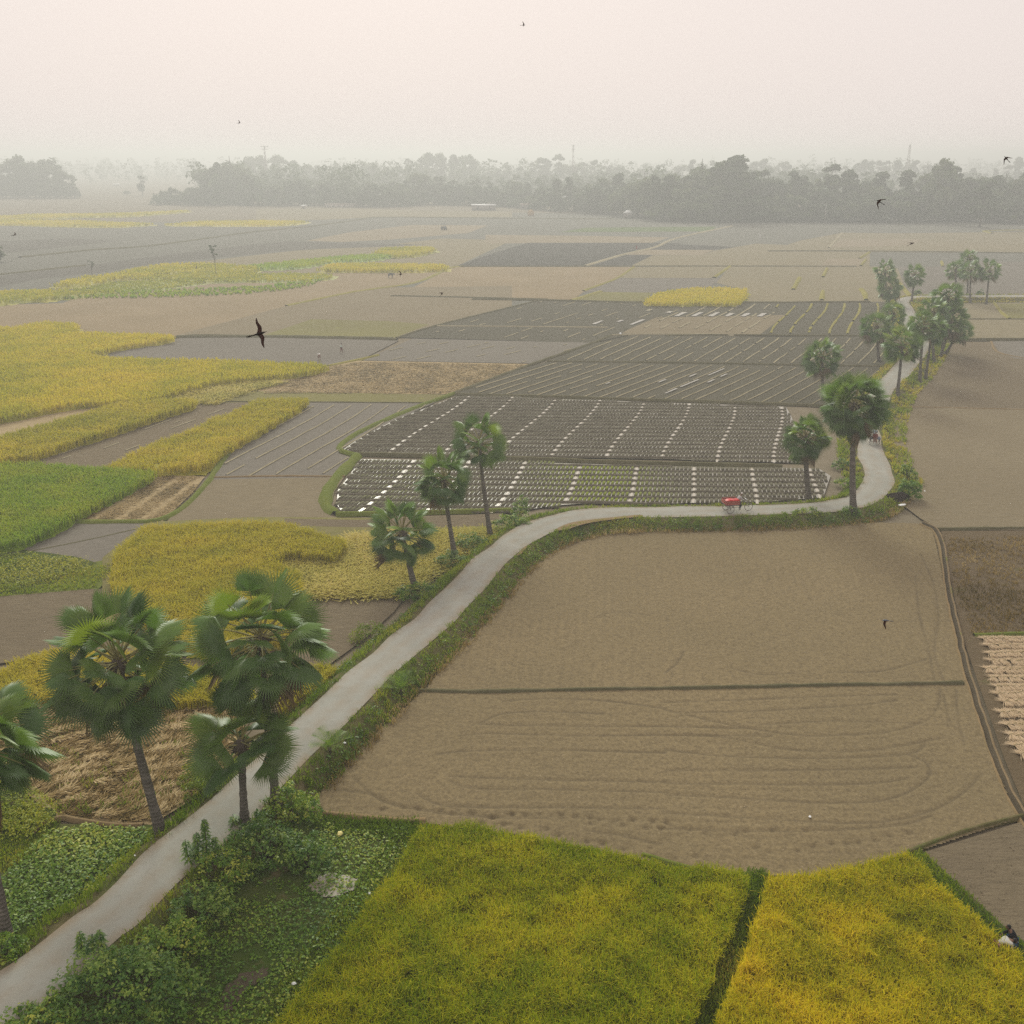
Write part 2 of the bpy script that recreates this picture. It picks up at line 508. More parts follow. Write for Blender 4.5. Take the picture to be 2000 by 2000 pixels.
scene.view_settings.view_transform = "Standard"; scene.view_settings.look = "None"
scene.view_settings.exposure = 0.0; scene.view_settings.gamma = 1
scene.view_settings.use_curve_mapping = False
cy = scene.cycles
cy.use_denoising = False; cy.use_adaptive_sampling = False; cy.sampling_pattern = "BLUE_NOISE"; cy.pixel_filter_type = "BLACKMAN_HARRIS"; cy.filter_width = 1.5; cy.volume_bounces = 0; cy.max_bounces = 5; cy.diffuse_bounces = 3; cy.transmission_bounces = 3
cy.transparent_max_bounces = 8

mh, ht, HN, HL = nt("morning_haze")
pv = HN.new("ShaderNodeVolumePrincipled")
pv.inputs["Color"].default_value = (.915, .935, .925, 1); pv.inputs["Density"].default_value = HAZE if "HAZE" in globals() else .00115
pv.inputs["Anisotropy"].default_value = .40
ho = HN.new("ShaderNodeOutputMaterial"); HL.new(pv.outputs[0], ho.inputs["Volume"])
hb = MB(); hb.box((0, 3900, 21.0), (9400, 8400, 45.0))
tag(hb.build("haze", mh), kind="stuff")

# ------------------------------------------------------------------ ground and the road on its bank
gv = np.array([[-4500, -150, -.12], [4500, -150, -.12], [4500, 7900, -.12], [-4500, 7900, -.12]])
tag(mk("ground", gv, np.array([[0, 1, 2, 3]]), M["ground"]), kind="structure")

RZ = .85
Lp = Z("s4", (-330, 1330), (-60, 1150), (180, 980), (400, 800), (540, 690), (790, 460), (985, 310), (1180, 150), (1280, 40)) + \
    Z("s2", (0, 1210), (150, 1075), (350, 890), (530, 745), (650, 640), (800, 495), (920, 370), (1000, 310), (1100, 235), (1200, 190), (1310, 155), (1440, 128), (1620, 115), (1930, 112)) + \
    Z("r6", (300, 1487), (600, 1478), (800, 1468), (920, 1452), (1000, 1430), (1045, 1395), (1066, 1345), (1060, 1270), (1045, 1215), (1040, 1140), (1050, 1060), (1075, 990), (1110, 930)) + \
    Z("h5", (430, 1410), (540, 1290), (640, 1180), (740, 1080), (800, 1000), (790, 930), (720, 860), (690, 800), (700, 740), (670, 670), (635, 605), (628, 570), (655, 547), (740, 530), (1000, 521), (1600, 518), (2300, 516))
Rp = Z("s4", (-200, 1620), (0, 1400), (310, 1200), (620, 930), (740, 850), (960, 610), (1200, 400), (1350, 270), (1460, 160)) + \
    Z("s2", (80, 1400), (240, 1240), (440, 1040), (640, 860), (740, 770), (920, 580), (1000, 490), (1090, 400), (1180, 325), (1300, 255), (1420, 213), (1560, 183), (1750, 170), (1930, 163)) + \
    Z("r6", (300, 1540), (600, 1530), (820, 1520), (960, 1508), (1080, 1485), (1180, 1430), (1238, 1355), (1210, 1285), (1175, 1215), (1145, 1135), (1135, 1060), (1150, 965), (1180, 890)) + \
    Z("h5", (570, 1510), (700, 1390), (850, 1215), (930, 1100), (950, 1000), (910, 920), (820, 850), (775, 790), (772, 735), (735, 670), (700, 620), (690, 590), (715, 570), (790, 555), (1000, 545), (1600, 540), (2300, 538))
LW, RW = GP(Lp, RZ), GP(Rp, RZ)
LW, RW = smooth_path(LW, 8), smooth_path(RW, 8)
CW = (LW + RW) / 2
# even, sideways-true edges
Tg = np.gradient(CW, axis=0); Tg /= np.linalg.norm(Tg, axis=1)[:, None]
NR = np.stack([Tg[:, 1], -Tg[:, 0]], 1)
hw = np.abs(((RW - LW) * NR).sum(1)) / 2
k = np.ones(17) / 17
hw = np.convolve(np.pad(hw, 8, "edge"), k, "valid"); hw = np.clip(hw, 1.35, 2.4)
NRs = np.stack([np.convolve(np.pad(NR[:, i], 4, "edge"), np.ones(9) / 9, "valid") for i in (0, 1)], 1)
NRs /= np.linalg.norm(NRs, axis=1)[:, None]
ns = len(CW)
sarc = np.concatenate([[0], np.cumsum(np.linalg.norm(np.diff(CW, axis=0), axis=1))])
wob = lambda s, a: (vnoise(np.stack([s * .35, s * 0 + a], 1), 1.0, int(a)) - .5)
eL = hw + .28 * wob(sarc, 3); eR = hw + .28 * wob(sarc, 9)
cols = [(-eL, RZ), (-eL * .5, RZ + .05), (0 * eL, RZ + .07), (eR * .5, RZ + .05), (eR, RZ)]
V = np.concatenate([np.column_stack([CW + NRs * o[:, None], np.full(ns, z)]) for o, z in cols])
F = [(j * ns + i, (j + 1) * ns + i, (j + 1) * ns + i + 1, j * ns + i + 1) for j in range(4) for i in range(ns - 1)]
rd = tag(mk("road", V, np.array(F), M["road"], smooth=True), kind="structure")
ea = rd.data.attributes.new("tint", "FLOAT", "POINT")
ea.data.foreach_set("value", np.repeat([1.0, .12, .45, .12, 1.0], ns).astype(np.float32))
for pts in (Z("s2", (1335, 240), (1400, 207), (1480, 190), (1640, 172), (1780, 158), (1800, 166), (1640, 184), (1500, 206), (1400, 236)), Z("s2", (1130, 375), (1165, 335), (1185, 325), (1172, 350), (1150, 372))):
    pw = smooth_path(GP(pts, RZ), 4, closed=True)
    q = np.column_stack([pw, np.full(len(pw), RZ + .085)])
    tag(mk("dirt_patch", np.vstack([q.mean(0), q]), np.array([(0, 1 + i, 1 + (i + 1) % len(q)) for i in range(len(q))]), M["dry_bank"]), kind="structure")
# bank: shoulder + slope on both sides, running on under the road
wR = 1.4 + .6 * wob(sarc, 5); wL = 1.45 + .7 * wob(sarc, 7)
near_garden = (CW[:, 1] > 84) & (CW[:, 1] < 112)
wL[near_garden] = 1.15
cb = [(-(hw + wL + .9), -.3), (-(hw + wL), .0), (-(hw + wL * .35), RZ - .12), (-hw * .9, RZ - .012), (hw * .9, RZ - .012),
      (hw + wR * .25, RZ - .10), (hw + wR, .0), (hw + wR + .9, -.3)]
V = []
for j, (o, z) in enumerate(cb):
    P = CW + NRs * o[:, None]
    zz = np.full(ns, z) + (.0 if j in (0, 3, 4, 7) else .18) * (vnoise(P, .9, j) - .5)
    V.append(np.column_stack([P, zz]))
V = np.concatenate(V)
F = [(j * ns + i, (j + 1) * ns + i, (j + 1) * ns + i + 1, j * ns + i + 1) for j in range(len(cb) - 1) for i in range(ns - 1)]
tag(mk("road_bank", V, np.array(F), M["bank"], smooth=True), kind="structure")


def bank_z(off, i):
    """height of the bank at a signed sideways offset from the road centre at station i"""
    xs = [c[0][i] for c in cb]; zs = [c[1] for c in cb]
    return np.interp(off, xs, zs)


def station(P):
    """nearest road station of a world point"""
    return int(np.argmin(((CW - np.asarray(P)[:2]) ** 2).sum(1)))


def ground_z(x, y):
    i = station((x, y))
    off = float((np.array([x, y]) - CW[i]) @ NRs[i])
    if abs(off) > 9: return 0.0
    return max(0.0, float(bank_z(off, i)))


# ------------------------------------------------------------------ flat plots
LEVEL = [0]


def flat(name, pts, mat, z=None, world=False):
    LEVEL[0] += 1
    zz = (.0016 * LEVEL[0] - .05) if z is None else z
    P = np.asarray(pts, float) if world else GP(pts, 0)
    n = len(P)
    V = np.column_stack([P, np.full(n, zz)])
    bm = bmesh.new()
    vs = [bm.verts.new(v) for v in V]
    f = bm.faces.new(vs)
    if f.normal.z < 0: f.normal_flip()
    bmesh.ops.triangulate(bm, faces=[f])
    me = bpy.data.meshes.new(name); bm.to_mesh(me); bm.free()
    me.materials.append(mat if not isinstance(mat, str) else M[mat])
    o = bpy.data.objects.new(name, me); COL.objects.link(o)
    return tag(o, kind="structure")


def ridge(name, pts, width, h, mat, z=.0, world=False, step=1.5, wig=.25, kind="structure"):
    P = np.asarray(pts, float) if world else GP(pts, z)
    P = resample(smooth_path(P, 5), step)
    n = len(P)
    T = np.gradient(P, axis=0); T /= np.linalg.norm(T, axis=1)[:, None] + 1e-9
    Nn = np.stack([T[:, 1], -T[:, 0]], 1)
    wv = width * (1 + wig * 2 * (vnoise(P, .7, 3) - .5))
    V = []
    for o, hh in ((-.5, -.06), (-.22, h), (.22, h), (.5, -.06)):
        q = P + Nn * (o * wv)[:, None]
        V.append(np.column_stack([q, z + hh * (.8 + .4 * vnoise(q, 1.3, 5))]))
    V = np.concatenate(V)
    F = [(j * n + i, (j + 1) * n + i, (j + 1) * n + i + 1, j * n + i + 1) for j in range(3) for i in range(n - 1)]
    return tag(mk(name, V, np.array(F), M[mat], smooth=True), kind=kind)


X = lambda *p: [tuple(q) for q in p]
# far plain, left
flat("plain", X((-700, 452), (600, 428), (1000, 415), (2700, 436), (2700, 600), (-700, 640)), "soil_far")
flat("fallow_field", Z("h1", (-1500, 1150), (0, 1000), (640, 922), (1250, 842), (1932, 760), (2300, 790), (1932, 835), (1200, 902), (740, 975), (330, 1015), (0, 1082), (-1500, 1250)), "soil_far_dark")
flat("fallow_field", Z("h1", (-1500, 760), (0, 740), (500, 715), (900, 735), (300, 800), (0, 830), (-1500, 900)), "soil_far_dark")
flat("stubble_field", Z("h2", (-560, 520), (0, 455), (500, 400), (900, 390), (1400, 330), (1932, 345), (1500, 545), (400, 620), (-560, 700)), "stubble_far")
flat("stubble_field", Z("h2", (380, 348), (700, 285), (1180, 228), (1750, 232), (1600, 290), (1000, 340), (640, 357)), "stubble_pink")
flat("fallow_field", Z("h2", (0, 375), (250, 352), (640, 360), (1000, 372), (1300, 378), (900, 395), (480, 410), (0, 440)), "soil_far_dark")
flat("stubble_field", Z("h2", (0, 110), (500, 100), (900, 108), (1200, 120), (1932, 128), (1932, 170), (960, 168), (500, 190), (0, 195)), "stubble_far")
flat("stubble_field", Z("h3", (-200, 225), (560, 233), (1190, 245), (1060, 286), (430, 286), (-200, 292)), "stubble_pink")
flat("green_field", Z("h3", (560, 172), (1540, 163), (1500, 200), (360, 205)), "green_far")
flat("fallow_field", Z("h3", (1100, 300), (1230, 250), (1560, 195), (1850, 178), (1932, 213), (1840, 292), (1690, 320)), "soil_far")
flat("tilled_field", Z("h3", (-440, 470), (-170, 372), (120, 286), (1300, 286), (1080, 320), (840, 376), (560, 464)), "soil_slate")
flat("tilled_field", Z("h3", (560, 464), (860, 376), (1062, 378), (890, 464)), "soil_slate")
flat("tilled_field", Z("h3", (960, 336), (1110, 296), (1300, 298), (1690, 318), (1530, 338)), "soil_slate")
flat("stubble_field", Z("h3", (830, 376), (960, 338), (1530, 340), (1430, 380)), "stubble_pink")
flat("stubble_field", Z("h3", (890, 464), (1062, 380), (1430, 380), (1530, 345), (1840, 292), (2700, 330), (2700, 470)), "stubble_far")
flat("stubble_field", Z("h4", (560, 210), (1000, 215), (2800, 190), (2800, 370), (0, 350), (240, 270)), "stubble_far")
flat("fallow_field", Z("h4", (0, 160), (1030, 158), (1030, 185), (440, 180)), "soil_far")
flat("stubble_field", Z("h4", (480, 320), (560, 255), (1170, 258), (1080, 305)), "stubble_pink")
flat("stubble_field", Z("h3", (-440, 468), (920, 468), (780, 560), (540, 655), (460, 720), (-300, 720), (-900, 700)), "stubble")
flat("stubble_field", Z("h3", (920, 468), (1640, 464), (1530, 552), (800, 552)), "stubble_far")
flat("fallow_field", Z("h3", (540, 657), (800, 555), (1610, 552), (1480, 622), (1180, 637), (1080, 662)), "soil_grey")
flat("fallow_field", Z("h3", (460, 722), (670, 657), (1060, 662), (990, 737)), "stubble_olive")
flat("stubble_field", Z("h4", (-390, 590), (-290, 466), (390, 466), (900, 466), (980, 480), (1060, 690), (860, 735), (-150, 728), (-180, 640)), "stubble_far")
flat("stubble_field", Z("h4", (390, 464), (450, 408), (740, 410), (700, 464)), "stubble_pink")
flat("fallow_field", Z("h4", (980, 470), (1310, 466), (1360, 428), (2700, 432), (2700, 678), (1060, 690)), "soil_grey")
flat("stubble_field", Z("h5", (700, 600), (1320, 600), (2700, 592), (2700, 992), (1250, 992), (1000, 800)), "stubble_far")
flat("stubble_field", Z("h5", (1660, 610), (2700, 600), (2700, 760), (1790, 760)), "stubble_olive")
# left middle distance
flat("stubble_field", Z("h2", (-1940, 1000), (-1200, 720), (0, 640), (560, 600), (560, 570), (1450, 560), (1200, 665), (900, 730), (400, 850), (0, 950), (-700, 1100)), "stubble")
flat("stubble_field", X((-200, 600), (200, 590), (330, 615), (150, 655), (-200, 660)), "stubble")
flat("fallow_field", Z("h2", (-600, 1060), (230, 840), (740, 735), (1020, 700), (1932, 690), (1932, 870), (1400, 980), (1030, 1090), (-600, 1090)), "soil_brown")
flat("stubble_field", Z("h2", (60, 1060), (420, 940), (1000, 955), (1310, 980), (1030, 1085), (60, 1082)), "stubble_olive")
flat("fallow_field", Z("r4", (350, 255), (700, 195), (930, 165), (1400, 150), (1932, 170), (2150, 180), (1932, 290), (1770, 318), (560, 300)), "soil_grey")
# garden blocks
flat("tilled_field", X((777, 659), (866, 632.6), (1056, 586), (1200, 588), (1500, 591.5), (1740, 589), (1752, 600), (1745, 656), (1490, 656), (1240, 652), (1154, 670), (1000, 665)), "soil_dark")
flat("fallow_field", X((1228, 643), (1282, 620), (1535, 615), (1482, 655), (1215, 651)), "soil_brown")
flat("fallow_field", X((709, 704), (806, 661), (1154, 669.5), (1035, 710)), "soil_grey")
flat("tilled_field", X((1071, 705), (1158, 671), (1240, 653), (1490, 657.5), (1745, 657), (1800, 680), (1765, 700), (1735, 716), (1300, 709)), "soil_dark")
flat("tilled_field", X((888, 771), (966, 735), (1071, 706), (1300, 710), (1735, 717), (1715, 745), (1690, 770), (1660, 800), (1560, 791), (1300, 783), (950, 771)), "soil_dark")
flat("straw_field", X((490, 772), (520, 752), (640, 715), (700, 704.5), (1035, 711), (966, 735), (888, 770), (600, 769)), "straw")
flat("stubble_field", X((424, 788), (487, 764), (888, 771), (840, 788)), "stubble_olive")
flat("striped_field", X((410, 937), (417, 925), (435, 890), (485, 854), (608, 786), (850, 786), (770, 822), (690, 866), (660, 885), (690, 895), (672, 934)), "soil_grey")
flat("fallow_field", X((322, 1022), (409, 937), (673, 932), (653, 960), (646, 985), (652, 1008), (662, 1012), (980, 1004), (980, 1032), (560, 1026)), "soil_brown")
flat("fallow_field", X((-60, 930), (43, 903), (181, 854), (380, 788), (487, 786), (520, 800), (373, 860), (304, 890), (210, 912), (100, 940)), "soil_rough")
flat("straw_field", X((115, 1022), (300, 928), (400, 931), (379, 959), (318, 1018)), "straw")
flat("straw_field", Z("r4", (-200, 640), (0, 598), (500, 520), (650, 512), (640, 540), (300, 640), (0, 700), (-200, 720)), "straw")
flat("fallow_field", X((10, 1085), (36, 1071), (125, 1020), (290, 1020), (270, 1060), (235, 1110), (145, 1090)), "soil_grey")
flat("grass_field", X((-80, 1175), (-60, 1150), (36, 1130), (214, 1092), (235, 1110), (190, 1153), (0, 1168)), "bright_grass")
flat("grass_field", X((-120, 1060), (15, 1070), (150, 1088), (190, 1100), (60, 1160), (-120, 1165)), "grass_soil")
flat("fallow_field", X((-80, 1170), (0, 1165.5), (178, 1151), (300, 1150), (300, 1290), (40, 1290), (-80, 1310)), "soil_rough")
flat("fallow_field", X((480, 1165), (600, 1165), (795, 1160), (770, 1195), (710, 1250), (600, 1330), (480, 1330)), "soil_rough")
flat("rice_stubble", X((200, 1090), (285, 1020), (500, 1010), (1040, 1015), (1000, 1060), (880, 1110), (795, 1162), (600, 1168), (520, 1260), (300, 1290), (200, 1240)), "stubble_olive")
flat("muddy_strip", X((560, 1027), (555, 1013), (700, 1016), (980, 1003), (985, 1026), (850, 1031), (680, 1030)), "soil_rough")
flat("straw_field", X((20, 1350), (160, 1340), (330, 1355), (480, 1370), (470, 1480), (380, 1560), (295, 1612), (200, 1605), (110, 1600), (40, 1540), (-60, 1560), (-60, 1370)), "straw")
flat("grass_field", X((-120, 1560), (110, 1580), (110, 1610), (295, 1612), (310, 1625), (130, 1800), (-140, 1960)), "grass_soil")
# hollow beside the road, near
flat("grass_hollow", X((540, 1560), (560, 1590), (850, 1605), (840, 1640), (700, 1830), (520, 2120), (-200, 2200), (40, 2000), (260, 1820), (440, 1660)), "grass_soil")
# right hand side
flat("fallow_field", X((1735, 800), (1749, 792), (2200, 802), (2200, 1036), (1838, 1036), (1800, 1015), (1760, 985)), "soil_brown")
flat("fallow_field", X((1735, 800), (1790, 745), (1850, 680), (1862, 668), (2200, 668), (2200, 801), (1900, 797)), "soil_rough")
flat("fallow_field", X((1938, 667), (2200, 665), (2200, 702), (1985, 701), (1952, 690)), "soil_grey")
flat("weedy_field", X((1838, 1038), (2200, 1035), (2200, 1247), (1880, 1247)), "mixed_soil")
flat("tilled_field", X((1880, 1246), (2200, 1246), (2300, 1700), (2010, 1600), (1960, 1480)), "mixed_soil")
flat("tilled_field", X((1785, 1672), (1990, 1608), (2300, 1540), (2500, 2100), (2150, 2000), (1930, 1820)), "soil_rough")
flat("grass_path", X((1440, 1690), (1500, 1700), (1440, 2010), (1380, 2160), (1250, 2160), (1330, 2000)), "grass_soil")
flat("grass_path", X((1760, 1670), (1800, 1662), (1960, 1810), (2200, 1990), (2200, 2080), (1900, 1860)), "grass_soil")

# earth banks and turf lines between the plots
for crop, pts, wd, hh, mt in [
    ("h1", [(-900, 1070), (0, 990), (640, 920)], 1.6, .25, "dark_line"),
    ("h1", [(150, 860), (700, 805), (1170, 770), (1932, 665)], 2.0, .3, "dark_line"),
    ("h2", [(0, 280), (420, 240), (780, 190), (960, 172), (1932, 180), (2700, 185)], 2.2, .3, "dark_line"),
    ("h2", [(230, 840), (740, 735), (1200, 665), (1450, 560), (1560, 540)], 1.2, .2, "yellow_line"),
    ("h2", [(1020, 765), (1500, 775), (1932, 785), (2200, 790)], .9, .2, "dark_line"),
    ("h2", [(-600, 1078), (60, 1075), (1030, 1092)], 1.6, .35, "dark_line"),
    ("h3", [(550, 462), (840, 376), (1080, 320), (1250, 250), (1660, 160)], 1.6, .25, "pale_line"),
    ("h3", [(-440, 466), (560, 464), (1932, 464), (2600, 466)], 1.0, .2, "dark_line"),
    ("h3", [(540, 650), (780, 560), (920, 470)], 1.0, .2, "yellow_line"),
    ("h3", [(450, 722), (670, 655)], 1.3, .25, "yellow_line"),
    ("h3", [(1525, 550), (1645, 464)], 1.2, .25, "yellow_line"),
    ("h3", [(-300, 715), (215, 722), (960, 738), (1932, 740), (2700, 735)], 1.1, .3, "dark_line"),
    ("h4", [(190, 640), (240, 550)], 1.3, .3, "yellow_line"),
    ("h4", [(405, 720), (415, 650)], 1.2, .3, "yellow_line"),
    ("h4", [(740, 720), (730, 670), (705, 638)], 1.3, .3, "yellow_line"),
    ("h4", [(415, 545), (445, 480)], 1.0, .3, "yellow_line"),
    ("h4", [(690, 405), (765, 360)], 1.0, .3, "yellow_line"),
    ("h4", [(700, 462), (740, 412)], 1.0, .3, "yellow_line"),
    ("h4", [(1075, 690), (1040, 650), (990, 590)], 1.4, .3, "yellow_line"),
    ("h4", [(1320, 465), (1310, 425)], 1.0, .2, "yellow_line"),
    ("h4", [(0, 350), (900, 352), (2700, 375)], 1.0, .25, "dark_line"),
    ("h4", [(460, 325), (560, 212)], 1.0, .2, "pale_line"),
    ("h4", [(1690, 215), (1690, 195), (2600, 190)], 1.4, .3, "yellow_line"),
    ("h5", [(1620, 600), (1700, 700), (1780, 765)], .9, .2, "yellow_line"),
    ("h5", [(1150, 995), (1600, 992), (2700, 992)], 1.0, .4, "dark_line"),
    ("h5", [(1590, 1005), (1650, 1115), (1932, 1180), (2400, 1240)], .5, .12, "dry_bank"),
    ("h5", [(1300, 770), (2700, 770)], .5, .15, "dark_line"),
    ("r6", [(0, 568), (300, 565), (1060, 570), (1180, 572)], .7, .2, "dark_line"),
    ("r6", [(-640, 708), (0, 714), (600, 726), (1150, 735)], .6, .2, "dark_line"),
    ("r6", [(-1130, 885), (0, 918), (700, 942), (960, 955)], .8, .25, "dark_line"),
    ("r6", [(1230, 950), (1932, 968), (2500, 985)], .35, .1, "dry_bank"),
    ("r5", [(700, 240), (1620, 248)], .5, .15, "pale_line"),
    ("r5", [(770, 610), (1200, 450), (1530, 335), (1640, 290)], .7, .2, "dark_line"),
    ("r5", [(1640, 290), (1932, 283), (2300, 290)], .6, .2, "pale_line"),
    ("r5", [(480, 305), (735, 228), (1260, 100)], .6, .2, "dark_line"),
    ("r5", [(270, 935), (700, 945), (1300, 965), (1930, 985), (2560, 1000)], .75, .3, "dark_line"),
    ("r5", [(155, 1255), (98, 1205), (110, 1130), (165, 1050), (272, 935)], 1.3, .3, "bright_grass"),
    ("r5", [(272, 938), (178, 910), (200, 865), (330, 790), (560, 690), (790, 605)], .9, .25, "bright_grass"),
    ("r5", [(155, 1258), (650, 1248), (960, 1240), (1100, 1235)], .8, .25, "bright_grass"),
    ("r5", [(-1150, 760), (-1000, 655), (-540, 648), (650, 655)], .4, .12, "dark_line"),
    ("r4", [(320, 1160), (640, 1160), (850, 1150), (1000, 1070), (1130, 930), (1160, 880), (1250, 760)], .8, .2, "bright_grass"),
    ("r4", [(1130, 920), (1500, 912), (1860, 915)], .35, .12, "dry_bank"),
    ("r4", [(150, 1320), (500, 1250), (740, 1195)], .3, .05, "dark_line"),
    ("r4", [(-250, 1330), (0, 1290), (120, 1270), (350, 1165)], .7, .2, "bright_grass"),
    ("r4", [(920, 172), (1100, 155), (1932, 170), (2140, 178)], .9, .3, "dark_line"),
    ("r4", [(1770, 318), (1932, 285), (2040, 260)], .8, .2, "yellow_line"),
    ("s2", [(610, 1108), (900, 1115), (1400, 1105), (1930, 1098), (2300, 1090), (3450, 1070), (3520, 1066)], .42, .22, "dark_line"),
    ("s3", [(1450, 235), (1700, 232), (1932, 230), (2400, 228)], .45, .2, "dark_line"),
    ("s3", [(1660, 808), (1932, 802), (2400, 798)], .5, .2, "bright_grass"),
    ("s6", [(1310, 318), (1560, 225), (1890, 135), (2100, 95)], .30, .16, "bank"),
    ("s6", [(-130, 335), (100, 400), (400, 445), (560, 450)], .35, .15, "bright_grass"),
    ("s5", [(40, 245), (200, 262), (480, 290), (640, 292)], .45, .2, "dry_bank"),
    ("h8", [(200, 1060), (360, 960), (480, 975), (700, 1010), (900, 1008)], .35, .15, "dry_bank"),
]:
    ridge("earth_bank", Z(crop, *pts), wd, hh, mt, step=max(.5, np.linalg.norm(G(*Z(crop, pts[0])[0])) / 90))

# ------------------------------------------------------------------ ditch along the big field
DP = X((1800, 1022), (1825, 1036), (1838, 1060), (1846, 1110), (1853, 1160), (1866, 1220), (1885, 1300), (1905, 1370), (1935, 1460), (1965, 1540), (2003, 1603), (2060, 1690))
dpw = resample(smooth_path(GP(DP, .1), 8), .4)
T = np.gradient(dpw, axis=0); T /= np.linalg.norm(T, axis=1)[:, None]
Nd = np.stack([T[:, 1], -T[:, 0]], 1)            # points to the east when running away
if Nd[len(Nd) // 2][0] < 0: Nd = -Nd
prof = [(-.60, -.06, 0), (-.36, .13, 0), (-.24, .14, 0), (-.12, .03, 1), (.07, .03, 1), (.20, .25, 2), (.42, .27, 2), (.66, -.06, 2)]
n = len(dpw); V = []
for o, z, _ in prof:
    q = dpw + Nd * (.52 * o + .08 * (vnoise(dpw, .8, 4) - .5))[:, None]
    V.append(np.column_stack([q, z + .10 * (vnoise(q, 1.6, 8) - .5) * (z > .1)]))
V = np.concatenate(V); F, mi = [], []
for j in range(len(prof) - 1):
    for i in range(n - 1):
        F.append((j * n + i, (j + 1) * n + i, (j + 1) * n + i + 1, j * n + i + 1)); mi.append([0, 0, 1, 1, 1, 2, 2][j])
M["ditch_mud"] = soil("ditch_mud", (.12, .098, .066), (.09, .074, .05), 3, .5, .6, .08)
M["ditch_side"] = soil("ditch_side_earth", (.27, .20, .115), (.20, .155, .085), 3, .35, .7, .08, c3=(.15, .17, .03), spots=.56)
tag(mk("ditch", V, np.array(F), [M["dry_bank"], M["ditch_mud"], M["ditch_side"]], midx=mi, smooth=True), kind="structure")

# ------------------------------------------------------------------ the big ploughed field with its tractor tracks
poly = GP(X((600, 1585), (640, 1530), (700, 1465), (835, 1345), (890, 1268), (960, 1165), (1010, 1110), (1060, 1065), (1120, 1043), (1300, 1033), (1700, 1022), (1790, 1024),
            (1822, 1040), (1836, 1100), (1855, 1200), (1890, 1340), (1930, 1470), (1988, 1600), (1780, 1668), (1600, 1712), (1460, 1712), (1300, 1690), (1000, 1630), (830, 1610)), 0)
st = .105
x0, y0 = poly.min(0); x1, y1 = poly.max(0)
gx, gy = np.arange(x0, x1 + st, st), np.arange(y0, y1 + st, st)
XX, YY = np.meshgrid(gx, gy); P = np.stack([XX.ravel(), YY.ravel()], 1)
zf = .016 * (vnoise(P, 2.6, 1) - .5) + .03 * (vnoise(P, 5.5, 2) - .5) + .08 * (vnoise(P, .16, 3) - .5)
# faint drill rows: up and down in the far half, round and round in the near half
half = GP(Z("s2", (610, 1108), (1930, 1098), (3450, 1070)), 0)
yl = np.interp(P[:, 0], half[:, 0], half[:, 1])
cw_ = (P[:, 0] * 1.0 - .10 * P[:, 1]) + .15 * (vnoise(P, .06, 14) - .5)
cn_ = (P[:, 1] + .03 * P[:, 0]) + .6 * (vnoise(P, .04, 15) - .5)
row = np.where(P[:, 1] > yl, np.sin(cw_ * 2 * math.pi / .62), np.sin(cn_ * 2 * math.pi / .55))
zf += .006 * row * (.3 + .9 * vnoise(P, .22, 16))
tr = .22 * np.clip(-row - .2, 0, 1) * vnoise(P, .25, 17)  # shade of the drill furrows, put in as darker colour
TR = [("s2", [(900, 1290), (1150, 1298), (1600, 1300), (1932, 1298), (2400, 1310)]),
      ("s2", [(820, 1352), (1000, 1340), (1400, 1350), (1932, 1345), (2500, 1350)]),
      ("s2", [(1060, 1165), (1250, 1152), (1500, 1155), (1750, 1178), (1932, 1205)]),
      ("s2", [(930, 1285), (1050, 1235), (1250, 1222), (1600, 1230)]),
      ("s2", [(700, 1450), (900, 1432), (1400, 1428), (1932, 1440)]),
      ("s3", [(0, 1212), (150, 1245), (400, 1300), (700, 1345), (900, 1350), (1200, 1330), (1400, 1270), (1470, 1180), (1480, 1100)]),
      ("s3", [(0, 1170), (300, 1160), (700, 1145), (1250, 1130)]),
      ("s3", [(100, 1225), (500, 1215), (1000, 1190), (1250, 1160)]),
      ("s3", [(500, 1290), (900, 1272), (1350, 1285)]),
      ("s3", [(0, 1425), (350, 1460), (900, 1470), (1300, 1450), (1400, 1395)]),
      ("s3", [(0, 1345), (300, 1355), (650, 1420), (1000, 1435), (1300, 1400), (1500, 1360)]),
      ("s3", [(0, 1535), (500, 1535), (1000, 1530), (1350, 1520)]),
      ("s3", [(0, 1605), (400, 1610), (850, 1612), (1150, 1600), (1300, 1580)]),
      ("s3", [(0, 1665), (400, 1685), (850, 1710), (1200, 1690), (1400, 1590), (1410, 1500), (1300, 1450)]),
      ("s3", [(0, 1765), (500, 1795), (1000, 1820), (1250, 1800), (1450, 1745), (1600, 1660), (1700, 1560)]),
      ("s3", [(0, 1850), (400, 1862), (800, 1860), (1250, 1830), (1430, 1780)]),
      ("s3", [(1345, 490), (1370, 700), (1415, 880), (1450, 1050)]), ("s3", [(1375, 370), (1440, 520), (1470, 700), (1450, 900), (1500, 1050)]),
      ("s3", [(1500, 1130), (1510, 1200), (1540, 1300)]), ("s3", [(1565, 1100), (1575, 1250), (1610, 1400)]),
      ("s3", [(880, 1010), (1150, 1005), (1400, 940)]),
      ("s3", [(0, 1010), (60, 960), (100, 890)]), ("s3", [(370, 990), (500, 1020), (700, 1015)]),
      ("s2", [(1600, 690), (1700, 682), (1850, 700)]),
      ("s5", [(250, 60), (330, 130), (420, 190), (600, 230), (900, 262), (1300, 275)]), ("s5", [(590, 140), (700, 200), (900, 215), (1400, 218), (1932, 225)]),
      ("s5", [(760, 70), (900, 115), (1300, 118), (1932, 135)]), ("s5", [(780, 50), (1200, 65), (1932, 80)]), ("s5", [(160, 125), (330, 145), (420, 190)]),
      ("s5", [(1500, 340), (1700, 370), (1900, 420)])]
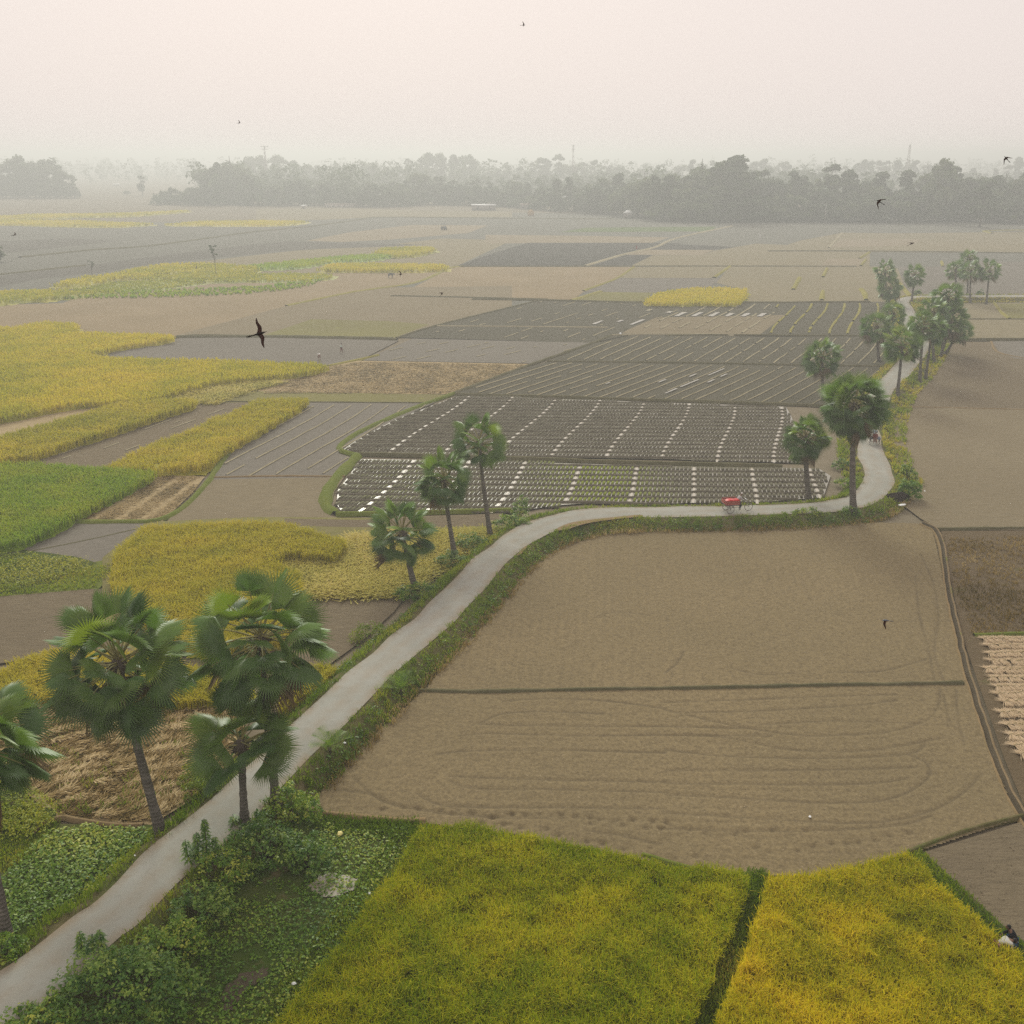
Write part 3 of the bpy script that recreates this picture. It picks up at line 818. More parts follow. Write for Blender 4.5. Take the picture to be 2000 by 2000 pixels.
for crop, pts in TR:
    pw = smooth_path(GP(Z(crop, *pts), 0), 6)
    m_ = (P[:, 0] > pw[:, 0].min() - 1) & (P[:, 0] < pw[:, 0].max() + 1) & (P[:, 1] > pw[:, 1].min() - 1) & (P[:, 1] < pw[:, 1].max() + 1)
    d = dist_path(P[m_], pw)
    wd = .06 + .035 * vnoise(P[m_], .5, 6)
    a = np.exp(-(d / wd) ** 2) * (.45 + .55 * vnoise(P[m_], .55, 9))
    zf[m_] -= .05 * a; zf[m_] += .010 * np.exp(-((d - .32) / .12) ** 2)
    tr[m_] = np.maximum(tr[m_], .85 * a)  # darkens the track grooves where the light shades them too little
# rows of foot prints near the rice
for crop, pts, gap in [("s5", [(600, 240), (950, 250), (1300, 262), (1500, 285), (1700, 300), (1932, 330)], .75), ("s5", [(420, 210), (600, 232), (860, 245), (1100, 245)], .7), ("s5", [(930, 295), (1200, 340), (1500, 400), (1800, 465), (2100, 500)], .9),
                       ("s6", [(20, 180), (250, 215), (500, 225), (760, 220), (900, 215)], .8), ("s6", [(500, 300), (700, 305), (900, 280), (1100, 250), (1300, 215)], .7), ("s5", [(1280, 250), (1600, 280), (1932, 300)], .6)]:
    pw = resample(smooth_path(GP(Z(crop, *pts), 0), 6), gap)
    pw = pw + rng.normal(0, .16, pw.shape)
    for q in pw:
        m_ = (np.abs(P[:, 0] - q[0]) < .5) & (np.abs(P[:, 1] - q[1]) < .5)
        e = (P[m_] - q) / np.array([.17, .13])
        a = np.exp(-(e ** 2).sum(1)) * rng.uniform(.5, 1)
        zf[m_] -= .14 * a; tr[m_] = np.maximum(tr[m_], .8 * a)  # pits also painted dark, like the shade inside them
idx = np.arange(len(P)).reshape(XX.shape)
quads = np.stack([idx[:-1, :-1], idx[:-1, 1:], idx[1:, 1:], idx[1:, :-1]], -1).reshape(-1, 4)
cen = P[quads].mean(1)
keep = inside(cen, poly)
quads = quads[keep]
used = np.unique(quads); remap = -np.ones(len(P), int); remap[used] = np.arange(len(used))
Vp = np.column_stack([P[used], zf[used] + .075])
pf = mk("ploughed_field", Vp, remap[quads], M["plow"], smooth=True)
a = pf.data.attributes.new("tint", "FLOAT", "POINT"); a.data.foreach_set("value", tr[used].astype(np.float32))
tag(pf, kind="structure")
# ------------------------------------------------------------------ blades and leaves
def scatter(poly, spacing, jit=.5, dens=None):
    x0, y0 = poly.min(0); x1, y1 = poly.max(0)
    gx = np.arange(x0, x1 + spacing, spacing); gy = np.arange(y0, y1 + spacing, spacing)
    XX, YY = np.meshgrid(gx, gy)
    P = np.stack([XX.ravel(), YY.ravel()], 1)
    P = P + rng.uniform(-jit, jit, P.shape) * spacing
    P = P[inside(P, poly)]
    if dens is not None: P = P[rng.random(len(P)) < dens(P)]
    return P


def blades(P, z, h, n, w, lean=.35, droop=.25, spread=.06, segs=2, tint=None, tvar=.25, hvar=.25):
    """n bent blades per point -> V, F, tint"""
    K = len(P) * n
    B = np.repeat(P, n, 0) + rng.normal(0, spread, (K, 2))
    zz = np.repeat(np.broadcast_to(z, (len(P),)), n)
    hh = np.repeat(np.broadcast_to(h, (len(P),)), n) * (1 + rng.uniform(-hvar, hvar, K))
    a = rng.uniform(0, 2 * math.pi, K)
    dx, dy = np.cos(a), np.sin(a)
    ln = hh * lean * rng.uniform(.2, 1, K); dr = hh * droop * rng.uniform(.3, 1, K)
    sx, sy = -dy * w / 2, dx * w / 2
    base = np.column_stack([B, zz])
    mid = base + np.column_stack([dx * ln * .5, dy * ln * .5, hh * .72])
    tip = base + np.column_stack([dx * (ln + dr), dy * (ln + dr), hh - dr * .5])
    S = np.column_stack([sx, sy, np.zeros(K)])
    if segs == 2:
        V = np.stack([base - S * .7, base + S * .7, mid + S, mid - S, tip + S * .55, tip - S * .55], 1).reshape(-1, 3)
        i = np.arange(K)[:, None] * 6
        F = np.concatenate([i + np.array([[0, 1, 2, 3]]), i + np.array([[3, 2, 4, 5]])])
        rep = 2
    else:
        V = np.stack([base - S * .7, base + S * .7, tip + S, tip - S], 1).reshape(-1, 3)
        F = np.arange(K)[:, None] * 4 + np.array([[0, 1, 2, 3]])
        rep = 1
    t = np.repeat(np.broadcast_to(.5 if tint is None else tint, (len(P),)), n) + rng.uniform(-tvar, tvar, K)
    return V, F, np.tile(np.clip(t, 0, 1), rep)


def join(*parts):
    V, F, T, n = [], [], [], 0
    for v, f, t in parts:
        V.append(v); F.append(f + n); T.append(t); n += len(v)
    return np.concatenate(V), np.concatenate(F), np.concatenate(T)


def canopy(poly, step, h, bump, tint, seed=1):
    x0, y0 = poly.min(0); x1, y1 = poly.max(0)
    gx = np.arange(x0, x1 + step, step); gy = np.arange(y0, y1 + step, step)
    XX, YY = np.meshgrid(gx, gy); P = np.stack([XX.ravel(), YY.ravel()], 1)
    P = P + rng.uniform(-.25, .25, P.shape) * step
    ok = inside(P, poly)
    idx = np.arange(len(P)).reshape(XX.shape)
    q = np.stack([idx[:-1, :-1], idx[:-1, 1:], idx[1:, 1:], idx[1:, :-1]], -1).reshape(-1, 4)
    q = q[ok[q].any(1)]
    full = np.zeros(len(P), int)
    np.add.at(full, q.ravel(), ok[q].all(1).repeat(4).astype(int))
    z = np.where(ok & (full >= 3), h + bump * (vnoise(P, .9, seed) - .5) + bump * (rng.random(len(P)) - .5), 0.0)
    used = np.unique(q); rm = -np.ones(len(P), int); rm[used] = np.arange(len(used))
    V = np.column_stack([P, z])[used]
    T = np.clip(tint + .5 * (vnoise(P[q[:, 0]], .5, seed + 4) - .5), 0, 1)
    return V, rm[q], T


def rice(label, pts, h, spacing, n, w, mat, tint=.5, pz=None, patch=.07, lean=.35, droop=.3, segs=2, can=True, world=False, name="rice_crop", gaps=0.0):
    poly = np.asarray(pts) if world else GP(pts, h * .9 if pz is None else pz)
    dens = (lambda P: 1 - gaps * (vnoise(P, .35, 21) > .62)) if gaps else None
    if spacing < .2: dens = lambda P: 1 - .35 * (vnoise(P, 1.1, 23) > .80)
    P = scatter(poly, spacing, dens=dens)
    tn = tint + (.6 if spacing < .2 else .6) * (vnoise(P, patch, 3) - .5) + .45 * (vnoise(P, patch * 6, 5) - .5)
    heads = spacing < .2
    hs = h * (.80 + .2 * vnoise(P, .35, 2) + .30 * vnoise(P, 1.7, 12))
    parts = [blades(P, 0.02 if not can else h * .25, hs * (1 if not can else .75), n, w, lean, droop, spacing * .4, segs, tn)]
    if heads:                                            # nodding ripe ears above the leaves
        Vh, Fh, Th = blades(P, hs * .55, hs * .42, 5, w * .9, .25, .5, spacing * .45, 2, tn + .38, .15)
        parts.append((Vh, Fh, Th))
    if can:
        parts.append(canopy(poly, max(.3, spacing * 1.4), h * .55, h * .22, tint - .15))
    V, F, T = join(*parts)
    o = mk(name, V, F, M[mat], tint=T)
    return tag(o, label, "rice", kind="stuff")


def tufts(name, label, P, z, h, n, w, mat, tint=.5, lean=.5, droop=.3, spread=.08, segs=2, cat="grass"):
    tn = tint + .7 * (vnoise(P, .3, 8) - .5)
    V, F, T = blades(P, z, h * (.6 + .8 * vnoise(P, .5, 9)), n, w, lean, droop, spread, segs, tn)
    return tag(mk(name, V, F, M[mat], tint=T), label, cat, kind="stuff")


def leaves(C, R, n, size, flat=.6, tint=.5, tvar=.35, aspect=.6):
    """leaf quads (pointed) in little domes round points C"""
    K = len(C) * n
    c = np.repeat(C, n, 0); r = np.repeat(np.broadcast_to(R, (len(C),)), n)
    d = rng.normal(0, 1, (K, 3)); d[:, 2] = np.abs(d[:, 2]) * .8 - .15
    d /= np.linalg.norm(d, axis=1)[:, None]
    p = c + d * (r * rng.uniform(.55, 1.0, K))[:, None]
    nrm = d * (1 - flat) + np.array([0, 0, 1.0]) * flat + rng.normal(0, .35, (K, 3))
    nrm /= np.linalg.norm(nrm, axis=1)[:, None]
    u = rng.normal(0, 1, (K, 3)); u -= nrm * (u * nrm).sum(1)[:, None]; u /= np.linalg.norm(u, axis=1)[:, None]
    v = np.cross(nrm, u)
    s = size * rng.uniform(.6, 1.25, K)[:, None]
    V = np.stack([p - u * s * .5, p + v * s * aspect * .5 - u * s * .05, p + u * s * .55 - nrm * s * .12, p - v * s * aspect * .5 - u * s * .05], 1).reshape(-1, 3)
    F = np.arange(K)[:, None] * 4 + np.array([[0, 1, 2, 3]])
    t = np.repeat(np.broadcast_to(tint, (len(C),)), n) + rng.uniform(-tvar, tvar, K)
    return V, F, np.clip(t, 0, 1)


# near rice, two fields either side of the grass path
rice("tall green gold rice crop filling the field at the bottom centre",
     X((822, 1613), (920, 1612), (1010, 1632), (1150, 1652), (1310, 1688), (1460, 1707), (1462, 1730), (1393, 1900), (1316, 2080), (1266, 2200), (440, 2200), (500, 2050), (570, 1960), (680, 1820), (760, 1715)),
     .95, .15, 11, .027, "rice_green", .30, .85, .12, .20, .16)
rice("ripe golden rice crop filling the field at the bottom right corner",
     X((1502, 1712), (1560, 1708), (1620, 1702), (1770, 1668), (1800, 1690), (1845, 1738), (1900, 1790), (1948, 1835), (2060, 1920), (2200, 2060), (2200, 2200), (1310, 2200), (1362, 2080), (1415, 1960), (1468, 1830)),
     .95, .15, 11, .027, "rice_gold", .36, .85, .12, .20, .16)
# left middle distance
rice("yellow rice crop on the far left with a notch in its upper edge", Z("r4", (-500, 110), (0, 100), (70, 105), (230, 75), (410, 85), (425, 110), (330, 130), (700, 138), (920, 145), (930, 165), (700, 195), (520, 235), (200, 255), (-500, 262)), 1.1, .55, 7, .13, "rice_left", .55, segs=1)
rice("broad band of golden rice reaching from the left edge to two farmers", Z("r4", (-500, 270), (0, 262), (420, 238), (600, 270), (1250, 285), (1700, 300), (1775, 315), (1640, 345), (1200, 385), (1000, 430), (880, 470), (700, 500), (400, 512), (0, 590), (-500, 680)), 1.1, .45, 7, .11, "rice_left", .52, segs=1)
rice("narrow golden rice strip below the broad rice band on the left", Z("r4", (-500, 820), (0, 690), (300, 610), (650, 510), (900, 490), (1055, 490), (1050, 515), (650, 645), (180, 790), (0, 820), (-500, 960)), 1.05, .36, 8, .085, "rice_left", .58)
rice("golden rice strip slanting between two bare plots on the left", Z("r4", (570, 855), (840, 720), (1030, 660), (1110, 610), (1280, 550), (1390, 495), (1660, 490), (1650, 515), (1430, 645), (1220, 760), (1100, 850), (830, 872)), 1.05, .34, 8, .08, "rice_left", .62, gaps=.35)
rice("bright green young rice field at the left edge", Z("r4", (-500, 830), (0, 835), (300, 845), (840, 880), (820, 905), (440, 1100), (300, 1180), (130, 1255), (0, 1275), (-500, 1400)), 1.0, .30, 8, .065, "rice_young", .48)
rice("golden rice field behind the two tall palms", X((226, 1075), (283, 1025), (490, 1018), (560, 1020), (660, 1050), (678, 1062), (655, 1085), (560, 1078), (535, 1092), (585, 1120), (590, 1170), (550, 1250), (400, 1265), (330, 1240), (250, 1195), (214, 1135)), .95, .22, 9, .05, "rice_left", .52)
rice("patch of golden rice around the foot of the left palm crown", X((-60, 1345), (40, 1285), (110, 1265), (250, 1275), (370, 1300), (480, 1320), (500, 1360), (340, 1368), (45, 1360), (-60, 1360)), .95, .2, 9, .045, "rice_left", .45)
rice("small clump of golden rice between the second palm and the road", X((560, 1310), (640, 1293), (662, 1305), (600, 1350), (545, 1385)), .9, .2, 9, .045, "rice_left", .5)
rice("bright yellow rice block beyond the dark garden plots", Z("h3", (990, 735), (1080, 668), (1250, 632), (1500, 622), (1760, 628), (1772, 650), (1720, 735)), 1.1, .7, 7, .17, "rice_left", .55, segs=1)
rice("long thin yellow rice strip across the middle of the plain", Z("h2", (470, 560), (570, 518), (860, 513), (1420, 523), (1450, 550), (1240, 558), (900, 562)), 1.2, 1.0, 7, .25, "rice_left", .6, segs=1)
rice("yellow green rice block behind the long thin strip", Z("h2", (900, 432), (970, 397), (1310, 390), (1360, 410), (1230, 442), (1050, 457)), 1.2, 1.1, 6, .28, "rice_left", .35, segs=1)
rice("olive rice band left of the long thin strip", Z("h2", (-100, 540), (0, 522), (480, 472), (900, 442), (1050, 455), (850, 482), (600, 492), (300, 540), (0, 552)), 1.0, 1.1, 5, .28, "rice_young", .6, segs=1)
rice("low olive rice band below the long thin strip", Z("h2", (-600, 585), (0, 590), (240, 585), (580, 597), (560, 618), (340, 642), (0, 642), (-600, 650)), .8, 1.1, 5, .28, "rice_left", .2, segs=1)
rice("yellow rice plots stepping towards two thin trees on the left", Z("h1", (400, 1062), (520, 1015), (880, 972), (980, 942), (1300, 897), (1700, 902), (1780, 910), (1932, 925), (1932, 960), (1330, 965), (1100, 990), (860, 1005), (660, 1058)), 1.2, 1.1, 6, .28, "rice_left", .5, segs=1, gaps=.5)
rice("pale rice plot beside the floating green plants", Z("h1", (960, 1012), (1330, 975), (1932, 965), (1932, 1000), (1650, 1012)), 1.0, 1.1, 5, .28, "rice_left", .4, segs=1, gaps=.4)
rice("yellow green rice strip at the left edge below the dark plot", Z("h1", (-600, 1110), (0, 1105), (230, 1100), (640, 1092), (850, 1112), (560, 1137), (330, 1162), (180, 1167), (0, 1190), (-600, 1200)), 1.1, 1.0, 6, .25, "rice_left", .38, segs=1, gaps=.4)
rice("upper hazy yellow rice strip on the far left", Z("h1", (-600, 552), (0, 545), (240, 530), (640, 526), (1000, 520), (1400, 501), (1430, 506), (1000, 541), (640, 548), (240, 557), (-600, 562)), 1.2, 1.8, 6, .4, "rice_left", .6, segs=1)
rice("lower hazy yellow rice strip on the far left", Z("h1", (-600, 575), (0, 571), (300, 576), (640, 577), (860, 591), (1180, 600), (880, 620), (380, 612), (120, 602), (-600, 610)), 1.2, 1.8, 6, .4, "rice_left", .6, segs=1)
rice("hazy orange yellow rice strip before the treeline on the left", Z("h1", (1240, 606), (1560, 581), (1932, 579), (2220, 580), (2340, 583), (2180, 604), (1932, 612)), 1.2, 1.8, 6, .4, "rice_left", .8, segs=1)
# flattened rice
rice("flattened pale rice beside the broad golden band", Z("r4", (900, 475), (1000, 435), (1200, 395), (1550, 400), (1365, 445), (1160, 520), (1060, 515)), .4, .4, 9, .10, "rice_lodged", .65, pz=.2, lean=2.2, droop=1.2, segs=1, can=False, name="flattened_rice")
rice("flattened yellow rice between the palm row and the golden field", X((545, 1090), (670, 1068), (690, 1045), (800, 1040), (950, 1034), (1000, 1040), (960, 1062), (880, 1100), (830, 1128), (795, 1160), (600, 1166), (575, 1120)), .4, .21, 10, .06, "rice_lodged", .62, pz=.2, lean=2.2, droop=1.2, segs=1, can=False, name="flattened_rice")
rice("floating pale green plants beside the yellow plots on the left", Z("h1", (650, 1082), (850, 1042), (1250, 1022), (1650, 1012), (1500, 1052), (1200, 1092), (800, 1112)), .5, 1.0, 5, .3, "rice_left", .08, segs=1, name="floating_plants")


# bush crops, left
def cover(name, label, poly, spacing, mat, R, n, size, z=0.0, tint=.5, cat="plants", flat=.6, dens=None, hz=None, jit=.5):
    P = scatter(poly, spacing, jit, dens)
    zz = np.array([ground_z(*p) for p in P]) if z == "bank" else np.full(len(P), z)
    if hz is not None: zz = zz + hz(P)
    C = np.column_stack([P, zz])
    tn = tint + .7 * (vnoise(P, .35, 6) - .5)
    V, F, T = leaves(C, R * (.7 + .6 * rng.random(len(C))), n, size, flat, tn)
    return tag(mk(name, V, F, M[mat], tint=T), label, cat, kind="stuff")


cover("low_crop", "bushy yellow green crop at the left edge below the young rice", GP(X((-120, 1055), (18, 1078), (145, 1090), (180, 1096), (174, 1112), (120, 1122), (22, 1148), (-120, 1155)), .3), .5, "leaf_yellow", .5, 26, .16, .15, .62)
cover("low_crop", "bushy yellow green crop under the palm at the left edge", GP(X((-140, 1525), (40, 1528), (100, 1566), (99, 1587), (62, 1618), (-140, 1640)), .5), .38, "leaf_yellow", .55, 60, .13, .25, .45)
# creepers in the wet plots by the road, near
cover("creeper_leaves", "broad leaved creeper filling the wet plot left of the road", GP(X((-180, 1725), (0, 1712), (87, 1618), (150, 1605), (280, 1612), (300, 1628), (217, 1690), (161, 1740), (0, 1830), (-180, 1900)), .3), .22, "leaf_vine", .22, 9, .17, .12, .62, flat=.85)
hollow = GP(X((575, 1600), (700, 1618), (800, 1612), (790, 1650), (690, 1800), (600, 1930), (520, 2040), (430, 2160), (100, 2160), (200, 1960), (330, 1850), (400, 1760), (480, 1660)), .2)
cover("creeper_leaves", "broad leaved creeper over the hollow right of the road", hollow, .26, "leaf_vine", .24, 9, .15, .06, .45, flat=.8, dens=lambda P: .25 + .75 * (vnoise(P, .45, 31) > .42))

# verges: grass and weeds on the bank slopes
def bank_strip(o0, o1, i0, i1, per_m2):
    L = sarc[i1] - sarc[i0]
    n_ = int(L * abs(o1 - o0) * per_m2)
    sv_ = rng.uniform(sarc[i0], sarc[i1], n_)
    i = np.interp(sv_, sarc, np.arange(ns)).astype(int)
    t = rng.random(n_)
    base = np.where(o0 >= 0, hw[i], -hw[i])
    off = base + (o0 + (o1 - o0) * t)
    CC = np.stack([np.interp(sv_, sarc, CW[:, k_]) for k_ in (0, 1)], 1)
    P = CC + NRs[i] * off[:, None]
    z = np.array([max(0, bank_z(o, k)) for o, k in zip(off, i)])
    return P, z, i


nearI = int(np.argmin(np.abs(CW[:, 1] - 110)))
iA = 0
iB = int(np.searchsorted(sarc, sarc[-1] * .98))
i_mid = station(G(1300, 1000))
i_bend = station(G(1735, 945))
i_far = station(G(1780, 700))
P, z, _ = bank_strip(.10, 1.6, iA, i_bend, 16)
tufts("verge_grass", "green grass on the field side bank of the road", P, z, .28, 7, .035, "grassblade", .42, segs=1)
P, z, _ = bank_strip(-.12, -1.5, iA, i_bend, 16)
tufts("verge_grass", "green grass on the garden side bank of the road", P, z, .28, 7, .035, "grassblade", .45, segs=1)
P, z, _ = bank_strip(.2, 2.8, i_bend, iB, 5)
tufts("verge_grass", "yellowish grass on the bank of the far stretch of road", P, z, .35, 6, .09, "grassblade", .75, segs=1)
P, z, _ = bank_strip(-.2, -1.8, i_bend, iB, 5)
tufts("verge_grass", "yellowish grass along the inner edge of the far road", P, z, .35, 6, .09, "grassblade", .75, segs=1)
i_s = station(G(560, 1530)); 
P, z, _ = bank_strip(.45, 1.4, i_s, i_mid, 5)
C = np.column_stack([P, z])
V, F, T = leaves(C, .34 * (.5 + rng.random(len(C))), 14, .16, .6, .35 + .7 * (vnoise(P, .4, 2) - .5))
tag(mk("creeper_leaves", V, F, M["leaf_vine"], tint=T), "leafy green creeper along the bank between road and ploughed field", "plants", kind="stuff")
P, z, _ = bank_strip(.5, 1.4, i_mid, i_bend, 5)
C = np.column_stack([P, z])
V, F, T = leaves(C, .3 * (.5 + rng.random(len(C))), 12, .17, .6, .2 + .7 * (vnoise(P, .4, 2) - .5))
tag(mk("creeper_leaves", V, F, M["leaf_vine"], tint=T), "dark creeper on the bank below the red cart", "plants", kind="stuff")
iq0, iq1 = station(G(590, 1400)), station(G(1010, 1040))
P, z, _ = bank_strip(-.5, -2.0, iq0, iq1, 3.5)
C = np.column_stack([P, z])
V, F, T = leaves(C, .40 * (.4 + rng.random(len(C))), 16, .15, .6, .25 + .8 * (vnoise(P, .3, 2) - .5))
tag(mk("creeper_leaves", V, F, M["leaf_vine"], tint=T), "tangled weeds on the left bank between palms and road", "plants", kind="stuff")
iq2 = station(G(330, 1640))
P, z, _ = bank_strip(-.5, -1.9, iA, iq2, 4)
C = np.column_stack([P, z])
V, F, T = leaves(C, .34 * (.4 + rng.random(len(C))), 16, .12, .6, .6 + .8 * (vnoise(P, .3, 2) - .5))
tag(mk("low_weeds", V, F, M["leaf_yellow"], tint=T), "yellow green weeds along the near left edge of the road", "plants", kind="stuff")
P, z, _ = bank_strip(1.1, 1.9, i_s, i_bend, 14)
tufts("dry_grass", "dry straw coloured grass fringe at the edge of the ploughed field", P, z * .6, .32, 6, .035, "strawblade", .55, segs=1)

for lab, pts, sp, hh, tn in [("short grass path between the two near rice fields", X((1462, 1700), (1497, 1705), (1440, 1900), (1380, 2080), (1320, 2160), (1250, 2160), (1330, 2010), (1400, 1900)), .11, .40, .42),
                         ("grassy strip along the right edge of the golden near rice", X((1765, 1668), (1800, 1664), (1870, 1725), (1960, 1815), (2150, 1960), (2150, 2020), (1940, 1850), (1840, 1750)), .16, .22, .3),
                         ("green grass bordering the hollow and the near rice", X((700, 1600), (822, 1608), (780, 1700), (700, 1800), (590, 1940), (480, 2090), (430, 2090), (560, 1900), (690, 1740), (760, 1640)), .17, .22, .3),
                         ("dark grass in front of the ploughed field beside the hollow", X((590, 1582), (700, 1600), (822, 1605), (800, 1640), (640, 1625), (575, 1600)), .17, .25, .2),
                         ("grass below the straw field at the left edge", X((-150, 1600), (90, 1590), (120, 1612), (40, 1690), (-150, 1760)), .18, .2, .55),
                         ("green grass beside the low crop at the left edge", X((-120, 1160), (30, 1140), (214, 1100), (218, 1118), (178, 1150), (-120, 1172)), .3, .2, .6)]:
    P = scatter(GP(pts, .05), sp)
    tufts("short_grass", lab, P, .0, hh, 6, .035 if sp < .25 else .06, "grassblade", tn, segs=1)

# cut straw lying on the near left field: wavy swathes of flattened stalks
ps = GP(X((25, 1362), (160, 1348), (330, 1360), (470, 1375), (460, 1470), (380, 1550), (300, 1600), (200, 1598), (115, 1590), (75, 1545), (0, 1540), (-80, 1560), (-80, 1380)), .1)
P = scatter(ps, .16)
ang = .5 + 2.4 * (vnoise(P, .55, 4) - .5)
K, n_ = len(P), 8
B = np.repeat(P, n_, 0) + rng.normal(0, .09, (K * n_, 2)); A = np.repeat(ang, n_) + rng.normal(0, .45, K * n_)
hmp = np.repeat(.04 + .30 * vnoise(P, 2.1, 13) * (.4 + .6 * np.sin((P[:, 1] * .9 - P[:, 0] * .45) * 2 * math.pi / .95 + 3 * vnoise(P, .5, 19)).clip(0, 1)), n_) * rng.uniform(.5, 1.1, K * n_)
Ls = rng.uniform(.2, .5, K * n_)
d = np.column_stack([np.cos(A), np.sin(A), rng.normal(.12, .22, K * n_)]) * Ls[:, None]
s_ = np.column_stack([-np.sin(A), np.cos(A), rng.normal(0, .3, K * n_)]) * .022
b_ = np.column_stack([B, hmp])
V = np.stack([b_ - s_, b_ + s_, b_ + d + s_, b_ + d - s_], 1).reshape(-1, 3)
F = np.arange(K * n_)[:, None] * 4 + np.array([[0, 1, 2, 3]])
rowp = .5 + .5 * np.sin((P[:, 1] * .9 - P[:, 0] * .45) * 2 * math.pi / .95 + 3 * vnoise(P, .5, 19))
lay = np.clip(.55 * rowp + .75 * vnoise(P, 2.1, 13) - .12, 0, 1.2)
T = np.clip(np.repeat(-.1 + 1.1 * lay, n_) + rng.uniform(-.18, .25, K * n_), 0, 1)
tag(mk("loose_straw", V, F, M["strawblade"], tint=T), "cut straw lying in swathes on the field beside the left palms", "straw", kind="stuff")
P = scatter(ps, .35, dens=lambda P: .7 * (vnoise(P, 1.1, 13) < .42))
tufts("stubble_weeds", "green weeds among the cut straw beside the left palms", P, 0, .3, 8, .04, "grassblade", .6, segs=1)
for lab, pts, dirn in [("cut straw in stripes on the small plot beside the young rice", Z("r4", (345, 1150), (830, 908), (1088, 916), (1040, 990), (850, 1148)), (2.9, 24.)), ("cut straw spread on the tan field by the grey plots", X((515, 768), (560, 745), (645, 716), (705, 706), (1030, 712), (960, 737), (886, 768)), (24., 2.))]:
    pp = GP(pts, .05); dd = np.array(dirn) / np.linalg.norm(dirn)
    P = scatter(pp, .3 if dirn[0] < 5 else .5)
    ac = P @ np.array([dd[1], -dd[0]])
    if dirn[0] < 5: P = P[np.sin(ac * 2 * math.pi / 2.2) > -.35]
    V, F, T = blades(P, 0.02, .16, 9, .05 if dirn[0] < 5 else .08, 2.4, 1.5, .12, 1, .45 + .6 * (vnoise(P, .5, 3) - .5))
    tag(mk("loose_straw", V, F, M["strawblade"], tint=T), lab, "straw", kind="stuff")
P = scatter(GP(X((1850, 1050), (2150, 1045), (2150, 1243), (1905, 1243), (1872, 1180)), .1), .3, dens=lambda P: .25 + .75 * vnoise(P, .4, 3))
tufts("stubble_weeds", "short green and brown stubble in the plot right of the ditch", P, 0, .22, 5, .05, "strawblade", .35, segs=1)
P = scatter(GP(Z("h1", (-600, 1150), (0, 1110), (640, 1120), (1300, 1110), (1932, 1080), (2500, 1020), (2500, 1110), (1300, 1160), (600, 1170), (-600, 1215)), .1), 1.2, dens=lambda P: 1.0 * (vnoise(P, .05, 3) > .5))
tufts("low_weeds", "patchy olive weeds on the stubble of the left plain", P, 0, .5, 6, .3, "rice_young", .45, segs=1, cat="plants")
# earth clods on the near right plot and dark rough plots
P = scatter(GP(X((1800, 1690), (1990, 1615), (2200, 1560), (2300, 1950), (2000, 1850), (1900, 1770)), 0), .22)
V, F, T = [], [], []
base = np.array([[-1, 0, 0], [0, -1, 0], [1, 0, 0], [0, 1, 0], [0, 0, 1]], float)
s_ = rng.uniform(.03, .10, len(P)); th = rng.uniform(0, 6.28, len(P))
Vb = np.repeat(base[None], len(P), 0) * s_[:, None, None] * (1 + .4 * rng.normal(0, 1, (len(P), 5, 1)).clip(-1, 1))
c, s2 = np.cos(th), np.sin(th)
Vb = np.stack([Vb[..., 0] * c[:, None] - Vb[..., 1] * s2[:, None], Vb[..., 0] * s2[:, None] + Vb[..., 1] * c[:, None], Vb[..., 2] * .8], -1)
Vb += np.column_stack([P, np.zeros(len(P))])[:, None]
Fb = np.concatenate([np.arange(len(P))[:, None] * 5 + np.array([[a, b, 4]]) for a, b in ((0, 1), (1, 2), (2, 3), (3, 0))])
tag(mk("clods", Vb.reshape(-1, 3), Fb, M["soil_rough"]), "loose earth clods on the bare plot at the lower right", "soil", kind="stuff")

